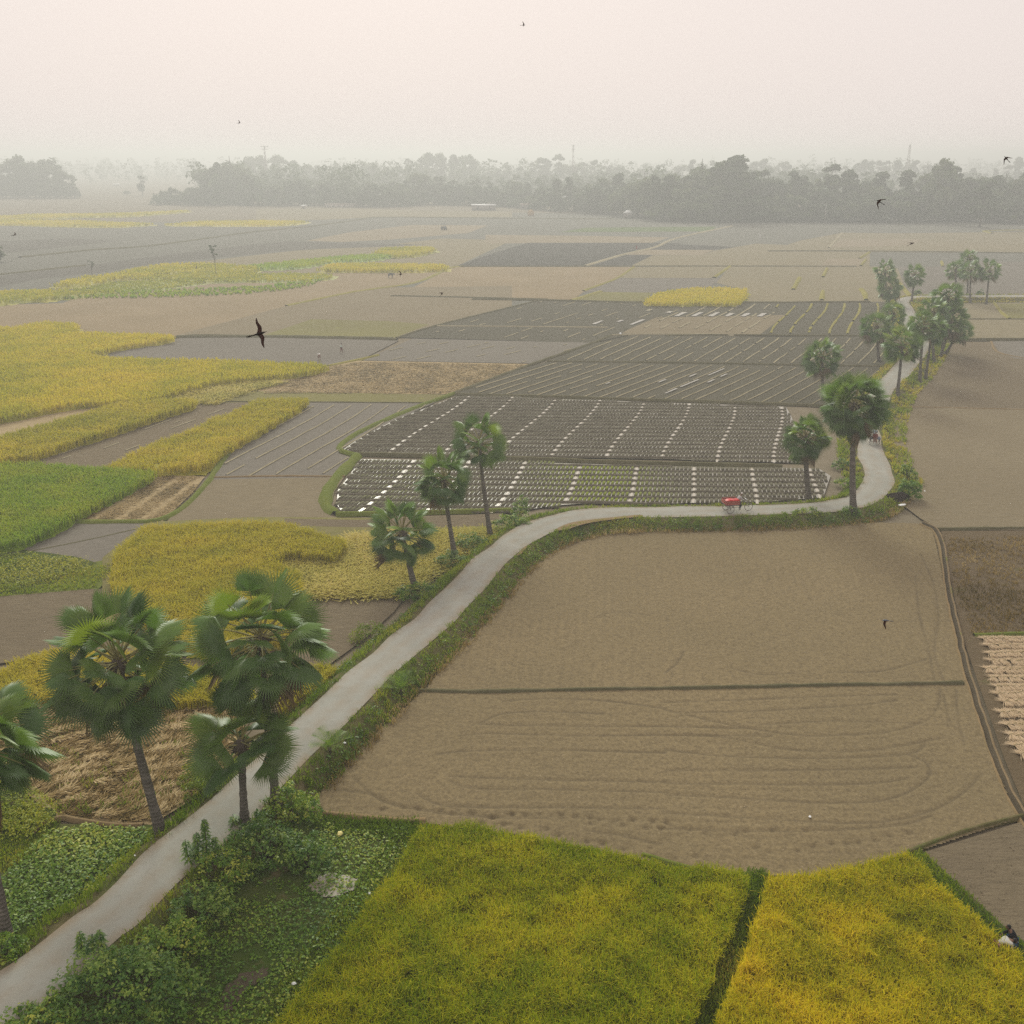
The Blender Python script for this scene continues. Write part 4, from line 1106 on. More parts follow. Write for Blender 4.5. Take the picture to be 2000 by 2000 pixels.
# ------------------------------------------------------------------ irrigated seed beds
def seedbeds(name, pts, green, seed):
    poly = GP(pts, .05)
    flat(name.replace("bed", "water"), pts, "bedwater", z=.035)
    e_v = np.array([.245, 1.0]); e_v /= np.linalg.norm(e_v)      # the long way of the columns
    e_u = np.array([1.0, -.03]); e_u /= np.linalg.norm(e_u)
    A = np.stack([e_u, e_v], 1); Ai = np.linalg.inv(A)
    uv = poly @ Ai.T
    u0, v0 = uv.min(0); u1, v1 = uv.max(0)
    RS, CS, MJ = 1.75, .42, 14
    mb_V, mb_F, tn, n = [], [], [], 0
    cV, cF = [], []
    bend = lambda v, u: .5 * np.sin(v * .16 + u * .02)
    for r in range(int((v1 - v0) / RS) + 2):
        va = v0 + r * RS
        # the long cross ridge
        us = np.arange(u0, u1, .5)
        vv = va + .10 * np.sin(us * .4 + r) + .12 * (vnoise(np.stack([us * .7, us * 0 + r], 1), 1, seed) - .5)
        C = np.stack([us + bend(vv, us), vv], 1) @ A.T
        ok = inside(C, poly)
        prof = ((-.30, .0), (-.14, .17), (.14, .17), (.30, .0))
        rows = [np.column_stack([C + e_v * o, np.full(len(C), z_) + .03 * rng.normal(0, 1, len(C)) * (z_ > 0)]) for o, z_ in prof]
        m_ = len(C)
        for i in range(m_ - 1):
            if ok[i] and ok[i + 1]:
                for j in range(3):
                    mb_F.append((n + j * m_ + i, n + j * m_ + i + 1, n + (j + 1) * m_ + i + 1, n + (j + 1) * m_ + i)); tn.append(.12)
        mb_V.append(np.concatenate(rows)); n += 4 * m_
        # open water channel between blocks of columns
        for cidx in range(0, int((u1 - u0) / CS) + 1, MJ):
            uu = u0 + cidx * CS
            q = []
            for vq in (va + .22, va + RS - .22):
                for du in (-.12, .12):
                    q.append((*(np.array([uu + du + bend(vq, uu) + rng.normal(0, .02), vq + rng.normal(0, .06)]) @ A.T), .062))
            if inside(np.array([[np.mean([k_[0] for k_ in q]), np.mean([k_[1] for k_ in q])]]), poly)[0]:
                cV.extend(q); m0 = len(cV) - 4; cF.append((m0, m0 + 1, m0 + 3, m0 + 2))
        # short mounds between two ridges
        for cidx in range(int((u1 - u0) / CS) + 1):
            jm = cidx % MJ
            if jm == 0: continue
            uu = u0 + cidx * CS
            va0, va1 = va + .33, va + RS - .33
            cc = np.array([uu + bend(va0 + .5, uu), (va0 + va1) / 2]) @ A.T
            if not inside(cc[None], poly)[0]: continue
            wd = .138 + .02 * rng.random(); hz = .11 + .05 * rng.random()
            q = []
            for vq in (va0, va1):
                for du, hq in ((-wd * 1.25, .0), (-wd * .7, hz), (wd * .7, hz), (wd * 1.25, .0)):
                    p_ = np.array([uu + du + bend(vq, uu) + rng.normal(0, .012), vq + rng.normal(0, .05)]) @ A.T
                    q.append((p_[0], p_[1], hq))
            mb_V.append(np.array(q))
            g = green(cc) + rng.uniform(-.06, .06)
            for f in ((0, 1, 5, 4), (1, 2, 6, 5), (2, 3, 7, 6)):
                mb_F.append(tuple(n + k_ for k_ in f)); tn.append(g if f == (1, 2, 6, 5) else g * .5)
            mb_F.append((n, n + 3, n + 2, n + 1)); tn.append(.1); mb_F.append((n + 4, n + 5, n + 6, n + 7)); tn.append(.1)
            n += 8
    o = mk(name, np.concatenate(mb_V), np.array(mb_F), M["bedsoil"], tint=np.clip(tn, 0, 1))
    tag(mk("channel_water", np.array(cV), np.array(cF), M["channelwater"]), kind="structure")
    return tag(o, kind="structure")


M["channelwater"] = water_mat("still_channel_water", (.42, .375, .285), .14, 1.75)
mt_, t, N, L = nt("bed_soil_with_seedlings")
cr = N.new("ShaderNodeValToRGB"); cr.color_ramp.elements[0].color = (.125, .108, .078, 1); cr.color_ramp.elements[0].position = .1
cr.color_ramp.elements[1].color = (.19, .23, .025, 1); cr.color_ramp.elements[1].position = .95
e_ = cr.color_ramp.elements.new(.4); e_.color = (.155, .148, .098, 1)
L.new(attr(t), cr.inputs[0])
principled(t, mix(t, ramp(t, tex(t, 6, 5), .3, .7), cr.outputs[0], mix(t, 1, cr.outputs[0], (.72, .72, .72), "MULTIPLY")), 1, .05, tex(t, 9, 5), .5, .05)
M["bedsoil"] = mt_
UPP = X((672, 878), (692, 862), (772, 820), (890, 775), (1000, 776), (1300, 787), (1535, 795), (1545, 812), (1560, 850), (1580, 905), (1430, 901), (1300, 897), (1000, 892), (705, 886))
LOW = X((706, 897), (1000, 902), (1300, 911), (1525, 914), (1600, 916), (1622, 930), (1608, 972), (1500, 980), (1300, 984), (1150, 983), (1085, 988), (1000, 1000), (840, 998), (668, 1001), (657, 985), (660, 958))
gx1, gx2 = G(1085, 940)[0], G(1250, 940)[0]
def green_low(c):
    a = max(0, 1 - abs(c[0] - (gx1 + gx2) / 2) / 9.0)
    return .32 + .75 * a + .2 * max(0, 1 - abs(c[0] + 10) / 12)
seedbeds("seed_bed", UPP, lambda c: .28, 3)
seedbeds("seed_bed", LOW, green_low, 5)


# dry weed lines and water in the dark tilled plots
def lines(name, pts, direction, gap, wdt, mat, breaks=.35, h=.10, curve=0.0, zz=.065, seed=0, kind="structure", dens=None, seglen=1.2):
    poly = GP(pts, .05)
    ev = np.array(direction, float); ev /= np.linalg.norm(ev); eu = np.array([ev[1], -ev[0]])
    c0 = poly.mean(0)
    uv = np.stack([(poly - c0) @ eu, (poly - c0) @ ev], 1)
    V, F, n = [], [], 0
    for k_, u in enumerate(np.arange(uv[:, 0].min(), uv[:, 0].max(), gap)):
        v = np.arange(uv[:, 1].min() - 5, uv[:, 1].max() + 5, seglen)
        uu = u + curve * np.sin(v * .09 + .3) + .15 * (vnoise(np.stack([v * .3, v * 0 + k_], 1), 1, seed) - .5) + rng.normal(0, .12 * gap * .2)
        P = c0 + uu[:, None] * eu + v[:, None] * ev
        ok = inside(P, poly)
        on = vnoise(np.stack([v * .35, v * 0 + k_ * 7.7], 1), 1, seed + 1) > breaks
        wv = wdt * (.7 + .6 * vnoise(np.stack([v * .5, v * 0 + k_ * 3.3], 1), 1, seed + 5))
        for i in range(len(v) - 1):
            if ok[i] and ok[i + 1] and on[i] and (dens is None or dens(P[i])):
                a, b = P[i], P[i + 1]
                q = [(*(a - eu * wv[i] / 2), zz), (*(a), zz + h), (*(a + eu * wv[i] / 2), zz), (*(b - eu * wv[i] / 2), zz), (*(b), zz + h), (*(b + eu * wv[i] / 2), zz)]
                V += q; F += [(n, n + 1, n + 4, n + 3), (n + 1, n + 2, n + 5, n + 4)]; n += 6
    return tag(mk(name, np.array(V), np.array(F), M[mat]), kind=kind)


D5 = X((900, 771), (966, 738), (1071, 708), (1300, 712), (1735, 719), (1710, 745), (1680, 770), (1650, 800), (1560, 789), (1300, 781))
D4 = X((1080, 703), (1160, 673), (1240, 656), (1490, 660), (1740, 660), (1780, 680), (1735, 713), (1300, 706))
D1R = X((1495, 652), (1520, 620), (1512, 594), (1738, 592), (1750, 602), (1742, 653))
D1M = X((1230, 640), (1284, 620), (1400, 593), (1505, 594), (1515, 614), (1482, 652))
D1L = X((790, 656), (868, 635), (1056, 588), (1200, 591), (1380, 593), (1228, 640), (1160, 667))
E5 = X((416, 932), (440, 890), (490, 856), (612, 790), (845, 790), (765, 822), (690, 866), (665, 880), (690, 893), (670, 930))
lines("weed_rows", D5, (14.4, 23.4), 1.9, .20, "pale_line", .16, .10, .4, seed=2)
lines("weed_rows", D4, (10, 21.6), 2.3, .26, "pale_line", .16, .10, .4, seed=3)
lines("weed_rows", D1R, (14.5, 44), 3.4, .45, "yellow_line", .15, .18, .9, seed=4)
lines("weed_rows", D1M, (17, 40), 3.0, .4, "pale_line", .35, .12, .5, seed=5)
lines("weed_rows", D1L, (17, 36), 3.4, .3, "pale_line", .6, .08, .3, seed=6)
lines("weed_rows", E5, (5, 24), 2.3, .20, "pale_line", .15, .08, .9, seed=7)
lines("weed_rows", X((710, 702), (808, 664), (1150, 671), (1035, 708)), (16, 24), 3.0, .25, "pale_line", .6, .06, .3, seed=9)
lines("weed_rows", X((30, 900), (181, 856), (380, 792), (470, 795), (373, 839), (210, 901)), (8, 24), 1.4, .18, "pale_line", .7, .05, .3, seed=10)
lines("furrow_water", X((1290, 619), (1310, 608), (1505, 612), (1500, 619)), (17, 40), 3.0, .9, "bedwater", -1, .0, .5, zz=.12, seed=5)
lines("furrow_water", X((1140, 640), (1180, 612), (1290, 600), (1330, 606), (1240, 636)), (17, 36), 3.4, .7, "bedwater", .55, .0, .3, zz=.12, seed=6, seglen=2.4)
lines("furrow_water", X((1100, 760), (1400, 718), (1500, 722), (1300, 775)), (14.4, 23.4), 1.9, .3, "bedwater", .68, .0, .4, zz=.16, seed=2)
# puddles
for nm, pts, pm in [("puddle", Z("s5", (10, 640), (60, 590), (110, 565), (210, 575), (275, 605), (240, 660), (150, 690), (60, 680)), "pond"), ("mud_patch", Z("s4", (1195, 1210), (1240, 1150), (1330, 1095), (1440, 1080), (1420, 1130), (1330, 1190), (1260, 1290), (1210, 1300)), "ditch_mud")]:
    pw = smooth_path(GP(pts, .1), 5, closed=True)
    pw = pw + .05 * rng.normal(0, 1, pw.shape)
    flat(nm, pw, pm, z=.09, world=True)
cover("pond_scum", "pale green scum floating on the puddle in the hollow", GP(Z("s5", (90, 640), (130, 590), (220, 590), (260, 620), (170, 675)), .1), .16, "leaf_vine", .06, 3, .12, .12, .95, flat=.97)
# ------------------------------------------------------------------ palmyra palms
def fan(c, axis, nrm, R, nseg, spread, split=.46, cup=.25, tip=.25):
    """one folded fan leaf: pleated blade that splits into pointed fingers"""
    axis = axis / np.linalg.norm(axis)
    nrm = nrm - axis * (nrm @ axis); nrm /= np.linalg.norm(nrm)
    side = np.cross(nrm, axis)
    th = np.linspace(-spread, spread, nseg + 1)
    mid = (th[:-1] + th[1:]) / 2
    def at(t, r, lift):
        d = np.outer(np.cos(t), axis) + np.outer(np.sin(t), side)
        r = np.broadcast_to(r, t.shape)
        return c + d * r[:, None] - nrm * (cup * R * (r / R) ** 2 * (.4 + np.abs(np.sin(t))) - lift)[:, None]
    rs = R * split * (1 + 0 * th)
    e = at(th, rs, 0 * th)                                # folds at the split
    rl = R * (1 - .22 * (np.abs(mid) / spread) ** 2) * rng.uniform(.90, 1.05, nseg)
    r_in = at(mid, R * .30 + 0 * mid, .05 * R + 0 * mid)
    r_mid = at(mid, R * split * 1.05 + 0 * mid, .075 * R + 0 * mid)
    tp = at(mid, rl, 0 * mid)
    tp[:, 2] -= tip * R * rng.uniform(.1, 1.0, nseg) * .45
    V = np.concatenate([[c], e, r_mid, tp])
    o1, o2 = 1 + nseg + 1, 1 + nseg + 1 + nseg
    F = []
    for i in range(nseg):
        F += [(0, 1 + i, o1 + i), (0, o1 + i, 2 + i), (1 + i, o2 + i, o1 + i), (o1 + i, o2 + i, 2 + i)]
    return V, np.array(F)


def make_palm(base, crown, R, nleaf, nseg, label, cat="palm tree", skirt=.25, group=None, seed=0, tr=.20, top=None, lowcut=-.75, fs=1.0):
    """base, crown: world points; R: crown radius"""
    global rng
    keep = rng; rng = np.random.default_rng(100 + seed)
    b, c = np.array(base, float), np.array(crown, float)
    H = c[2] - b[2]
    root = empty("palmyra_palm", tuple(b))
    tag(root, label, cat, group or "palmyra palms along the road")
    # trunk: leaves the ground slanting and straightens up
    d = c - b
    ts = np.linspace(0, 1, 22)
    lean = d[:2]
    P = np.column_stack([lean[0] * ts ** .75, lean[1] * ts ** .75, H * ts])
    P[:, 0] += .10 * H * .12 * np.sin(ts * 5 + seed) * ts * (1 - ts); P[:, 2] -= .25 * (1 - ts) * (ts < .01)
    rr = tr * (1.05 - .28 * ts) + tr * .75 * np.exp(-ts * H / .55) + .012 * rng.normal(0, 1, 22)
    mb = MB(); mb.tube(P, rr, 10); mb.build("trunk", M["trunk"], root, smooth=True)
    # crown
    C = P[-1]
    VV, FF, TT, n = [], [], [], 0
    pb = MB(); dv, df, dt, dn = [], [], [], 0
    ga = math.pi * (3 - math.sqrt(5))
    for k in range(nleaf):
        u = (k + .5) / nleaf
        el = math.asin(np.clip(1 - (1 - lowcut) * u ** .92, -.98, .98)) + rng.normal(0, .08)
        az = k * ga + rng.normal(0, .18)
        dirn = np.array([math.cos(az) * math.cos(el), math.sin(az) * math.cos(el), math.sin(el)])
        pl = R * (1 - .36 * fs) * rng.uniform(.72, 1.03) * (1 if el > -.3 else .9)
        # stalk bends down with its weight
        bend = np.array([0, 0, -1.0]) * (.03 + .09 * math.cos(el)) * pl
        p0 = C + np.array([dirn[0] * .12, dirn[1] * .12, rng.uniform(-.25, .35) * .6 + .35 * math.sin(el)])
        p1 = p0 + dirn * pl * .55 - bend * -.25
        p2 = p0 + dirn * pl + bend
        ax = (p2 - p1); ax /= np.linalg.norm(ax)
        upv = np.array([0, 0, 1.0])
        nr = upv - ax * (upv @ ax)
        if np.linalg.norm(nr) < .35: nr = nr + np.array([math.cos(az), math.sin(az), 0]) * -.6
        nr = nr / np.linalg.norm(nr); sdv = np.cross(ax, nr); ro = rng.normal(0, .85)
        nr = nr * math.cos(ro) + sdv * math.sin(ro) + rng.normal(0, .15, 3)
        fr = R * rng.uniform(.31, .42) * fs
        dead = el < -.45 and rng.random() < skirt
        v, f = fan(p2 - ax * fr * .12, ax + np.array([0, 0, -.04]), nr, fr, nseg, rng.uniform(1.35, 1.95) if not dead else 1.2, cup=rng.uniform(.04, .24) if not dead else .7, tip=.12 if not dead else 1.0)
        t = np.full(len(f), np.clip((.42 + .22 * max(0, math.sin(el)) + rng.normal(0, .16)), 0, 1)) + rng.uniform(-.08, .08, len(f))  # higher fans painted lighter: backlit look put into the colour
        if dead: dv.append(v); df.append(f + dn); dt.append(t); dn += len(v)
        else: VV.append(v); FF.append(f + n); TT.append(t); n += len(v)
        pb.tube([p0, p1, p2], [.045, .035, .02], 4, cap=False)
    mk("crown", np.concatenate(VV), np.concatenate(FF), M["palm"], root, tint=np.clip(np.concatenate(TT), 0, 1))
    pb.build("leaf_stalks", M["petiole"], root)
    # fibrous heart of old leaf bases, fruit and dry leaves
    hb_ = MB(); hb_.ball(C + np.array([0, 0, -.05]), (tr * 1.9, tr * 1.9, .42), 8, 6)
    for k in range(14):
        a = rng.uniform(0, 6.28); hb_.tube([C + np.array([0, 0, -.3 + .03 * k]), C + np.array([math.cos(a) * tr * 2.6, math.sin(a) * tr * 2.6, -.15 + .035 * k])], [.05, .03], 4)
    hb_.build("leaf_base", M["bark"], root)
    if dv:
        mk("dry_leaves", np.concatenate(dv), np.concatenate(df), M["deadfan"], root, tint=np.clip(np.concatenate(dt), 0, 1))
    rng = keep
    return root


def palm(bpx, cpx, rpx, label, nleaf=34, nseg=30, bz=.45, seed=0, tr=.2, dy=0.0, skirt=.25, lowcut=-.75, fs=1.15):
    b = G(bpx[0], bpx[1], bz)
    b[2] = min(bz, ground_z(b[0], b[1])) if abs(b[1]) < 400 else 0
    c = atY(cpx[0], cpx[1], b[1] + dy)
    dist = np.linalg.norm(c - np.array([0, 0, CAMH]))
    R = rpx * dist / FPX * (1.1 if seed >= 5 else 1.04)
    return make_palm(b, c, R, nleaf, nseg, label, seed=seed, tr=tr, skirt=skirt, lowcut=lowcut, fs=fs)


palm((316, 1625), (232, 1300), 150, "tall palm with a full round crown and slanting grey trunk left of the road", 66, 30, seed=1, fs=1.05, tr=.21, skirt=.2, lowcut=-.82)
palm((540, 1579), (510, 1252), 150, "tall palm with an upright leaf tuft above a drooping skirt, right behind the small palm", 58, 30, seed=2, fs=1.05, tr=.2, skirt=.2, lowcut=-.85)
palm((478, 1618), (470, 1458), 120, "small young palm with a short rough dark trunk on the right edge of the road", 22, 36, seed=3, fs=1.3, tr=.19, skirt=0, lowcut=-.40)
palm((18, 1838), (-62, 1455), 145, "palm cut by the left edge of the photo with its trunk foot beside the road", 60, 30, seed=4, fs=1.05, tr=.21)
palm((814, 1142), (786, 1045), 76, "nearest of the three palms left of the road bend", 39, 30, seed=5, tr=.2, lowcut=-.6)
palm((890, 1078), (866, 940), 62, "middle one of the three palms left of the road bend", 44, 28, seed=6, tr=.19, lowcut=-.75)
palm((959, 1039), (936, 868), 62, "farthest of the three palms left of the road bend, with one hanging leaf", 33, 28, seed=7, tr=.19, lowcut=-.6)
palm((1583, 977), (1573, 858), 47, "dense palm left of the tall palm at the sharp road bend", 57, 26, seed=8, tr=.24, lowcut=-.92)
palm((1668, 1004), (1668, 794), 68, "tallest palm with a long leafy skirt standing before the sharp road bend", 72, 28, seed=9, tr=.27, skirt=.35, lowcut=-.97)
palm((1610, 775), (1606, 700), 41, "palm behind the tall palm at the edge of the dark furrowed plot", 46, 24, seed=10, lowcut=-.85)
palm((1753, 776), (1762, 676), 40, "palm with a curved trunk right of the road above the sharp bend", 41, 24, seed=11, lowcut=-.7)
palm((1718, 700), (1713, 640), 35, "palm on the dark plot left of the upper road", 41, 22, seed=12, lowcut=-.8)
palm((1745, 665), (1745, 614), 27, "palm just behind the one on the dark plot, left of the upper road", 36, 20, seed=13)
palm((1797, 741), (1804, 638), 32, "left palm of the thin pair with trunks side by side right of the upper road", 41, 22, seed=14)
palm((1808, 736), (1821, 644), 32, "right palm of the thin pair with trunks side by side right of the upper road", 41, 22, seed=15)
palm((1826, 702), (1822, 612), 34, "palm with a green domed top behind the thin pair, in the thick clump", 41, 22, seed=16)
palm((1840, 690), (1851, 582), 32, "highest palm of the thick clump right of the upper road", 39, 20, seed=17)
palm((1836, 694), (1856, 628), 36, "broad dark palm in the middle of the thick clump right of the upper road", 49, 20, seed=18, lowcut=-.9)
palm((1844, 688), (1872, 645), 28, "low drooping palm at the right end of the thick clump", 41, 20, seed=19, lowcut=-.95)
palm((1735, 597), (1729, 531), 23, "farther of two palms at the road corner, its crown showing above the other", 36, 18, seed=20)
palm((1737, 600), (1738, 563), 26, "nearer and lower of two palms at the road corner", 41, 18, seed=21, lowcut=-.9)
palm((1780, 594), (1787, 538), 22, "single round palm standing inside the road corner", 44, 18, seed=22, lowcut=-.9)
palm((1869, 576), (1867, 528), 21, "leftmost palm of the four on the far road", 36, 16, seed=23)
palm((1891, 577), (1892, 506), 19, "highest palm of the four on the far road", 31, 16, seed=24, lowcut=-.4)
palm((1896, 588), (1896, 530), 23, "second palm from the right of the four on the far road", 36, 16, seed=25)
palm((1927, 590), (1933, 530), 23, "rightmost palm of the four on the far road", 36, 16, seed=26)


def young_palm(bpx, label, hgt, seed):
    global rng
    keep = rng; rng = np.random.default_rng(500 + seed)
    b = G(bpx[0], bpx[1], .4); b[2] = ground_z(b[0], b[1])
    root = empty("young_palm", tuple(b)); tag(root, label, "young palm", "young palms on the bank")
    mb = MB(); mb.tube([(0, 0, -.1), (0, 0, hgt * .25)], [.10, .07], 8); mb.build("stem", M["bark"], root)
    VV, FF, TT, n = [], [], [], 0
    for k in range(13):
        az = k * 2.4 + rng.normal(0, .2); el = rng.uniform(.45, 1.35)
        L = hgt * rng.uniform(.7, 1.05)
        m_ = 15
        for i in range(2, m_):
            s = i / m_
            p = np.array([math.cos(az) * math.cos(el) * L * s, math.sin(az) * math.cos(el) * L * s, hgt * .15 + math.sin(el) * L * s - .35 * L * s ** 2.4])
            for sg in (-1, 1):
                sd = np.array([-math.sin(az) * sg, math.cos(az) * sg, .25])
                fw = np.array([math.cos(az) * math.cos(el), math.sin(az) * math.cos(el), math.sin(el) - .5 * s])
                ll = .34 * L * math.sin(math.pi * min(.95, s * .9 + .1)) + .08
                q = p + (sd * .7 + fw * .55) * ll
                wv = np.cross(sd, fw); wv = fw / (np.linalg.norm(fw) + 1e-6) * .022
                VV += [p - wv, p + wv, q]; FF.append((n, n + 1, n + 2)); TT.append(rng.uniform(.35, .95)); n += 3
    mk("fronds", np.array(VV), np.array(FF), M["palm"], root, tint=TT)
    rng = keep


young_palm((784, 1352), "young feathery palm at the right road edge beside the dark field divide", 1.9, 1)
young_palm((646, 1478), "young feathery palm on the bank below the other one, nearer the camera", 1.7, 2)


# ------------------------------------------------------------------ bushes
def shrub(name, label, base, Rxy, Hh, mat, nclump, nleaf, size, seed, cat="bush", tint=.5, stems=7, flat=.55, aspect=.55, spread=.22, group=None):
    global rng
    keep = rng; rng = np.random.default_rng(900 + seed)
    root = empty(name, tuple(base)); tag(root, label, cat, group)
    rx, ry = Rxy if isinstance(Rxy, tuple) else (Rxy, Rxy)
    C = []
    for k in range(nclump):
        a = rng.uniform(0, 6.28); e = math.asin(rng.uniform(-.05, 1)); r = rng.uniform(.45, 1.05) ** .6
        C.append((math.cos(a) * math.cos(e) * rx * r, math.sin(a) * math.cos(e) * ry * r, .12 * Hh + math.sin(e) * Hh * r * rng.uniform(.75, 1.0)))
    C = np.array(C)
    C[:, 2] *= .7 + .6 * vnoise(C[:, :2], 1.1 / max(.5, rx) * 1.5, seed)
    tn = tint + .3 * rng.normal(0, 1, len(C))
    V, F, T = leaves(C, spread * (.6 + .8 * rng.random(len(C))) * max(1, rx) ** .3, nleaf, size, flat, tn, .28, aspect)
    mb = MB()
    for k in range(min(stems, len(C))):
        c = C[rng.integers(len(C))]
        mb.tube([(c[0] * .1, c[1] * .1, -.1), (c[0] * .45, c[1] * .45, c[2] * .6), tuple(c)], [.035 + .015 * rx, .025, .01], 5)
    mb.build("stem", M["bark"], root)
    mk("foliage", V, F, M[mat], root, tint=T)
    rng = keep
    return root


def gp(px, py, z=0.0):
    g_ = G(px, py, z); g_[2] = min(ground_z(g_[0], g_[1]), z if z > 0 else 9) if z else 0; return g_


shrub("broadleaf_bush", "largest dark leafy bush at the bottom left beside the road", G(245, 1960, .2), (2.7, 1.9), 2.1, "leaf_dark", 230, 26, .17, 1, tint=.5, stems=14, spread=.26)
shrub("broadleaf_bush", "low sunlit bush behind the largest dark bush", G(335, 1862, .2), (1.5, 1.1), 1.25, "leaf_vine", 90, 24, .15, 2, tint=.55, spread=.25)
shrub("broadleaf_bush", "bush spreading at the very bottom left corner below the road", G(70, 2025, .3), (1.5, 1.1), 1.1, "leaf_vine", 80, 24, .16, 3, tint=.5, spread=.25)
shrub("broadleaf_bush", "tangled dark bush in the hollow below the small young palm", G(520, 1675, .1), (2.1, 1.5), 1.7, "leaf_dark", 150, 24, .16, 4, tint=.45, stems=10)
shrub("broadleaf_bush", "bright leafed bush at the foot of the palm behind the young palm", G(570, 1600, .2), (1.5, 1.1), 1.6, "leaf_vine", 110, 24, .15, 5, tint=.55)
shrub("broadleaf_bush", "yellowish bush beside the road right of the tall leafy stems", G(430, 1715, .3), (1.4, 1.1), 1.5, "leaf_vine", 90, 24, .14, 6, tint=.6)
shrub("broadleaf_bush", "dark bush by the pale puddle in the hollow", G(605, 1690, .1), (1.2, .9), 1.4, "leaf_dark", 80, 24, .15, 7, tint=.4)
shrub("broadleaf_bush", "bush between the road and the creepers, above the largest bush", G(395, 1790, .3), (1.3, 1.1), 1.3, "leaf_dark", 80, 24, .16, 8, tint=.55)


def tall_plant(label, base, Hs, seed, mat="leaf_dark"):
    """upright stems with whorls of long leaves"""
    global rng
    keep = rng; rng = np.random.default_rng(700 + seed)
    root = empty("leafy_plant", tuple(base)); tag(root, label, "plant", "tall leafy stems by the road")
    V, F, T, n = [], [], [], 0
    mb = MB()
    for dx, dy, H in Hs:
        mb.tube([(dx * .4, dy * .4, -.1), (dx, dy, H * .5), (dx * 1.05, dy * 1.05, H)], [.04, .03, .012], 5)
        for k in range(int(H / .16)):
            zz = .35 * H + .65 * H * k / (H / .16)
            for j in range(6):
                a = j * 1.047 + k * .5 + rng.normal(0, .2)
                d = np.array([math.cos(a), math.sin(a), .15]); s = np.array([-math.sin(a), math.cos(a), 0])
                L = .36 * (1 - .55 * (k / (H / .16)) ** 2) * rng.uniform(.8, 1.2)
                p = np.array([dx, dy, zz])
                V += [p, p + d * L * .5 + s * .055 + (0, 0, .03), p + d * L - np.array([0, 0, .10]), p + d * L * .5 - s * .055 + (0, 0, .03)]
                F.append((n, n + 1, n + 2, n + 3)); n += 4; T.append(np.clip(.45 + rng.normal(0, .25), 0, 1))
    mb.build("stem", M["bark"], root)
    mk("foliage", np.array(V), np.array(F), M[mat], root, tint=T)
    rng = keep


tall_plant("tall dark leafy stems standing out against the road below the young palm", G(392, 1700, .5), [(0, 0, 2.0), (.35, .1, 2.6), (-.45, -.1, 1.7), (.7, .2, 1.6), (-.2, .3, 1.4)], 1)
tall_plant("thin leafy stems rising over the road behind the largest bush", G(165, 1880, .4), [(0, 0, 1.5), (.7, .1, 1.5), (.35, .2, 1.2)], 2)
tall_plant("short leafy stem at the foot of the small young palm", G(458, 1622, .5), [(0, 0, .9), (.2, .1, .7)], 3)
shrub("broadleaf_bush", "dark bush at the foot of the palm cut by the left edge", G(12, 1865, .6), (.9, .8), .9, "leaf_vine", 40, 24, .14, 9, tint=.4)
shrub("broadleaf_bush", "small bushy tree beside the road behind the three palms", gp(1016, 1003, .4), (.75, .7), 2.2, "leaf_vine", 60, 22, .16, 10, tint=.45, stems=4)
shrub("broadleaf_bush", "spreading green bush below the small bushy tree by the road", gp(1000, 1028, .5), (1.7, 1.1), 1.1, "leaf_vine", 90, 20, .17, 11, tint=.45)
shrub("broadleaf_bush", "dark low bush between the middle and farthest palm of the three", gp(930, 1062, .4), (1.9, 1.0), 1.1, "leaf_dark", 90, 20, .17, 12, tint=.4)
shrub("broadleaf_bush", "dark bush around the foot of the middle palm of the three", gp(884, 1094, .4), (1.3, .9), 1.0, "leaf_dark", 60, 20, .16, 13, tint=.5)
shrub("broadleaf_bush", "green bush around the foot of the nearest palm of the three", gp(822, 1158, .4), (1.9, 1.0), 1.1, "leaf_vine", 90, 20, .16, 14, tint=.3)
shrub("broadleaf_bush", "brownish weedy bush on the bank beside the dark rough plot", gp(735, 1240, .4), (1.9, 1.1), 1.0, "leaf_yellow", 90, 20, .14, 15, tint=.05)
shrub("broadleaf_bush", "bright green round bush at the outer corner of the sharp bend", gp(1774, 972, .2), (1.15, .9), 1.9, "leaf_bright", 110, 26, .18, 16, tint=.5)
shrub("broadleaf_bush", "duller green bush just behind the bright round bush", gp(1772, 935, .2), (.95, .7), 1.6, "leaf_vine", 60, 24, .17, 17, tint=.5)
shrub("broadleaf_bush", "low green bush right at the foot of the tallest palm", gp(1660, 1006, .5), (1.0, .5), .7, "leaf_bright", 40, 20, .14, 18, tint=.3)
shrub("broadleaf_bush", "low green bush on the bank right of the red cart", gp(1575, 1010, .5), (1.5, .5), .7, "leaf_vine", 50, 20, .15, 19, tint=.7)
shrub("broadleaf_bush", "green weeds between the ditch mouth and the tall palm behind the bend", gp(1655, 940, .5), (1.3, .8), .9, "leaf_vine", 50, 20, .17, 20, tint=.6)
shrub("broadleaf_bush", "dark weeds beside the road left of the bend, under the tall palm", gp(1648, 905, .5), (1.3, .9), .8, "leaf_dark", 50, 20, .18, 21, tint=.5)
shrub("broadleaf_bush", "round bush on the far road beside the rightmost of the four palms", gp(1915, 575, .5), (1.1, .8), 1.5, "leaf_dark", 40, 16, .3, 22, tint=.3)
shrub("broadleaf_bush", "small round bush behind the single palm inside the road corner", gp(1791, 577, .3), (1.3, .9), 1.6, "leaf_dark", 40, 16, .3, 23, tint=.4)
shrub("broadleaf_bush", "yellow green bush behind the straw field left of the second palm", gp(385, 1520, .3), (.9, .8), 1.2, "leaf_yellow", 60, 22, .13, 24, tint=.35)
shrub("broadleaf_bush", "weedy bush at the road edge left of the small young palm", gp(395, 1552, .5), (1.0, .7), .9, "leaf_yellow", 60, 22, .13, 25, tint=.2)

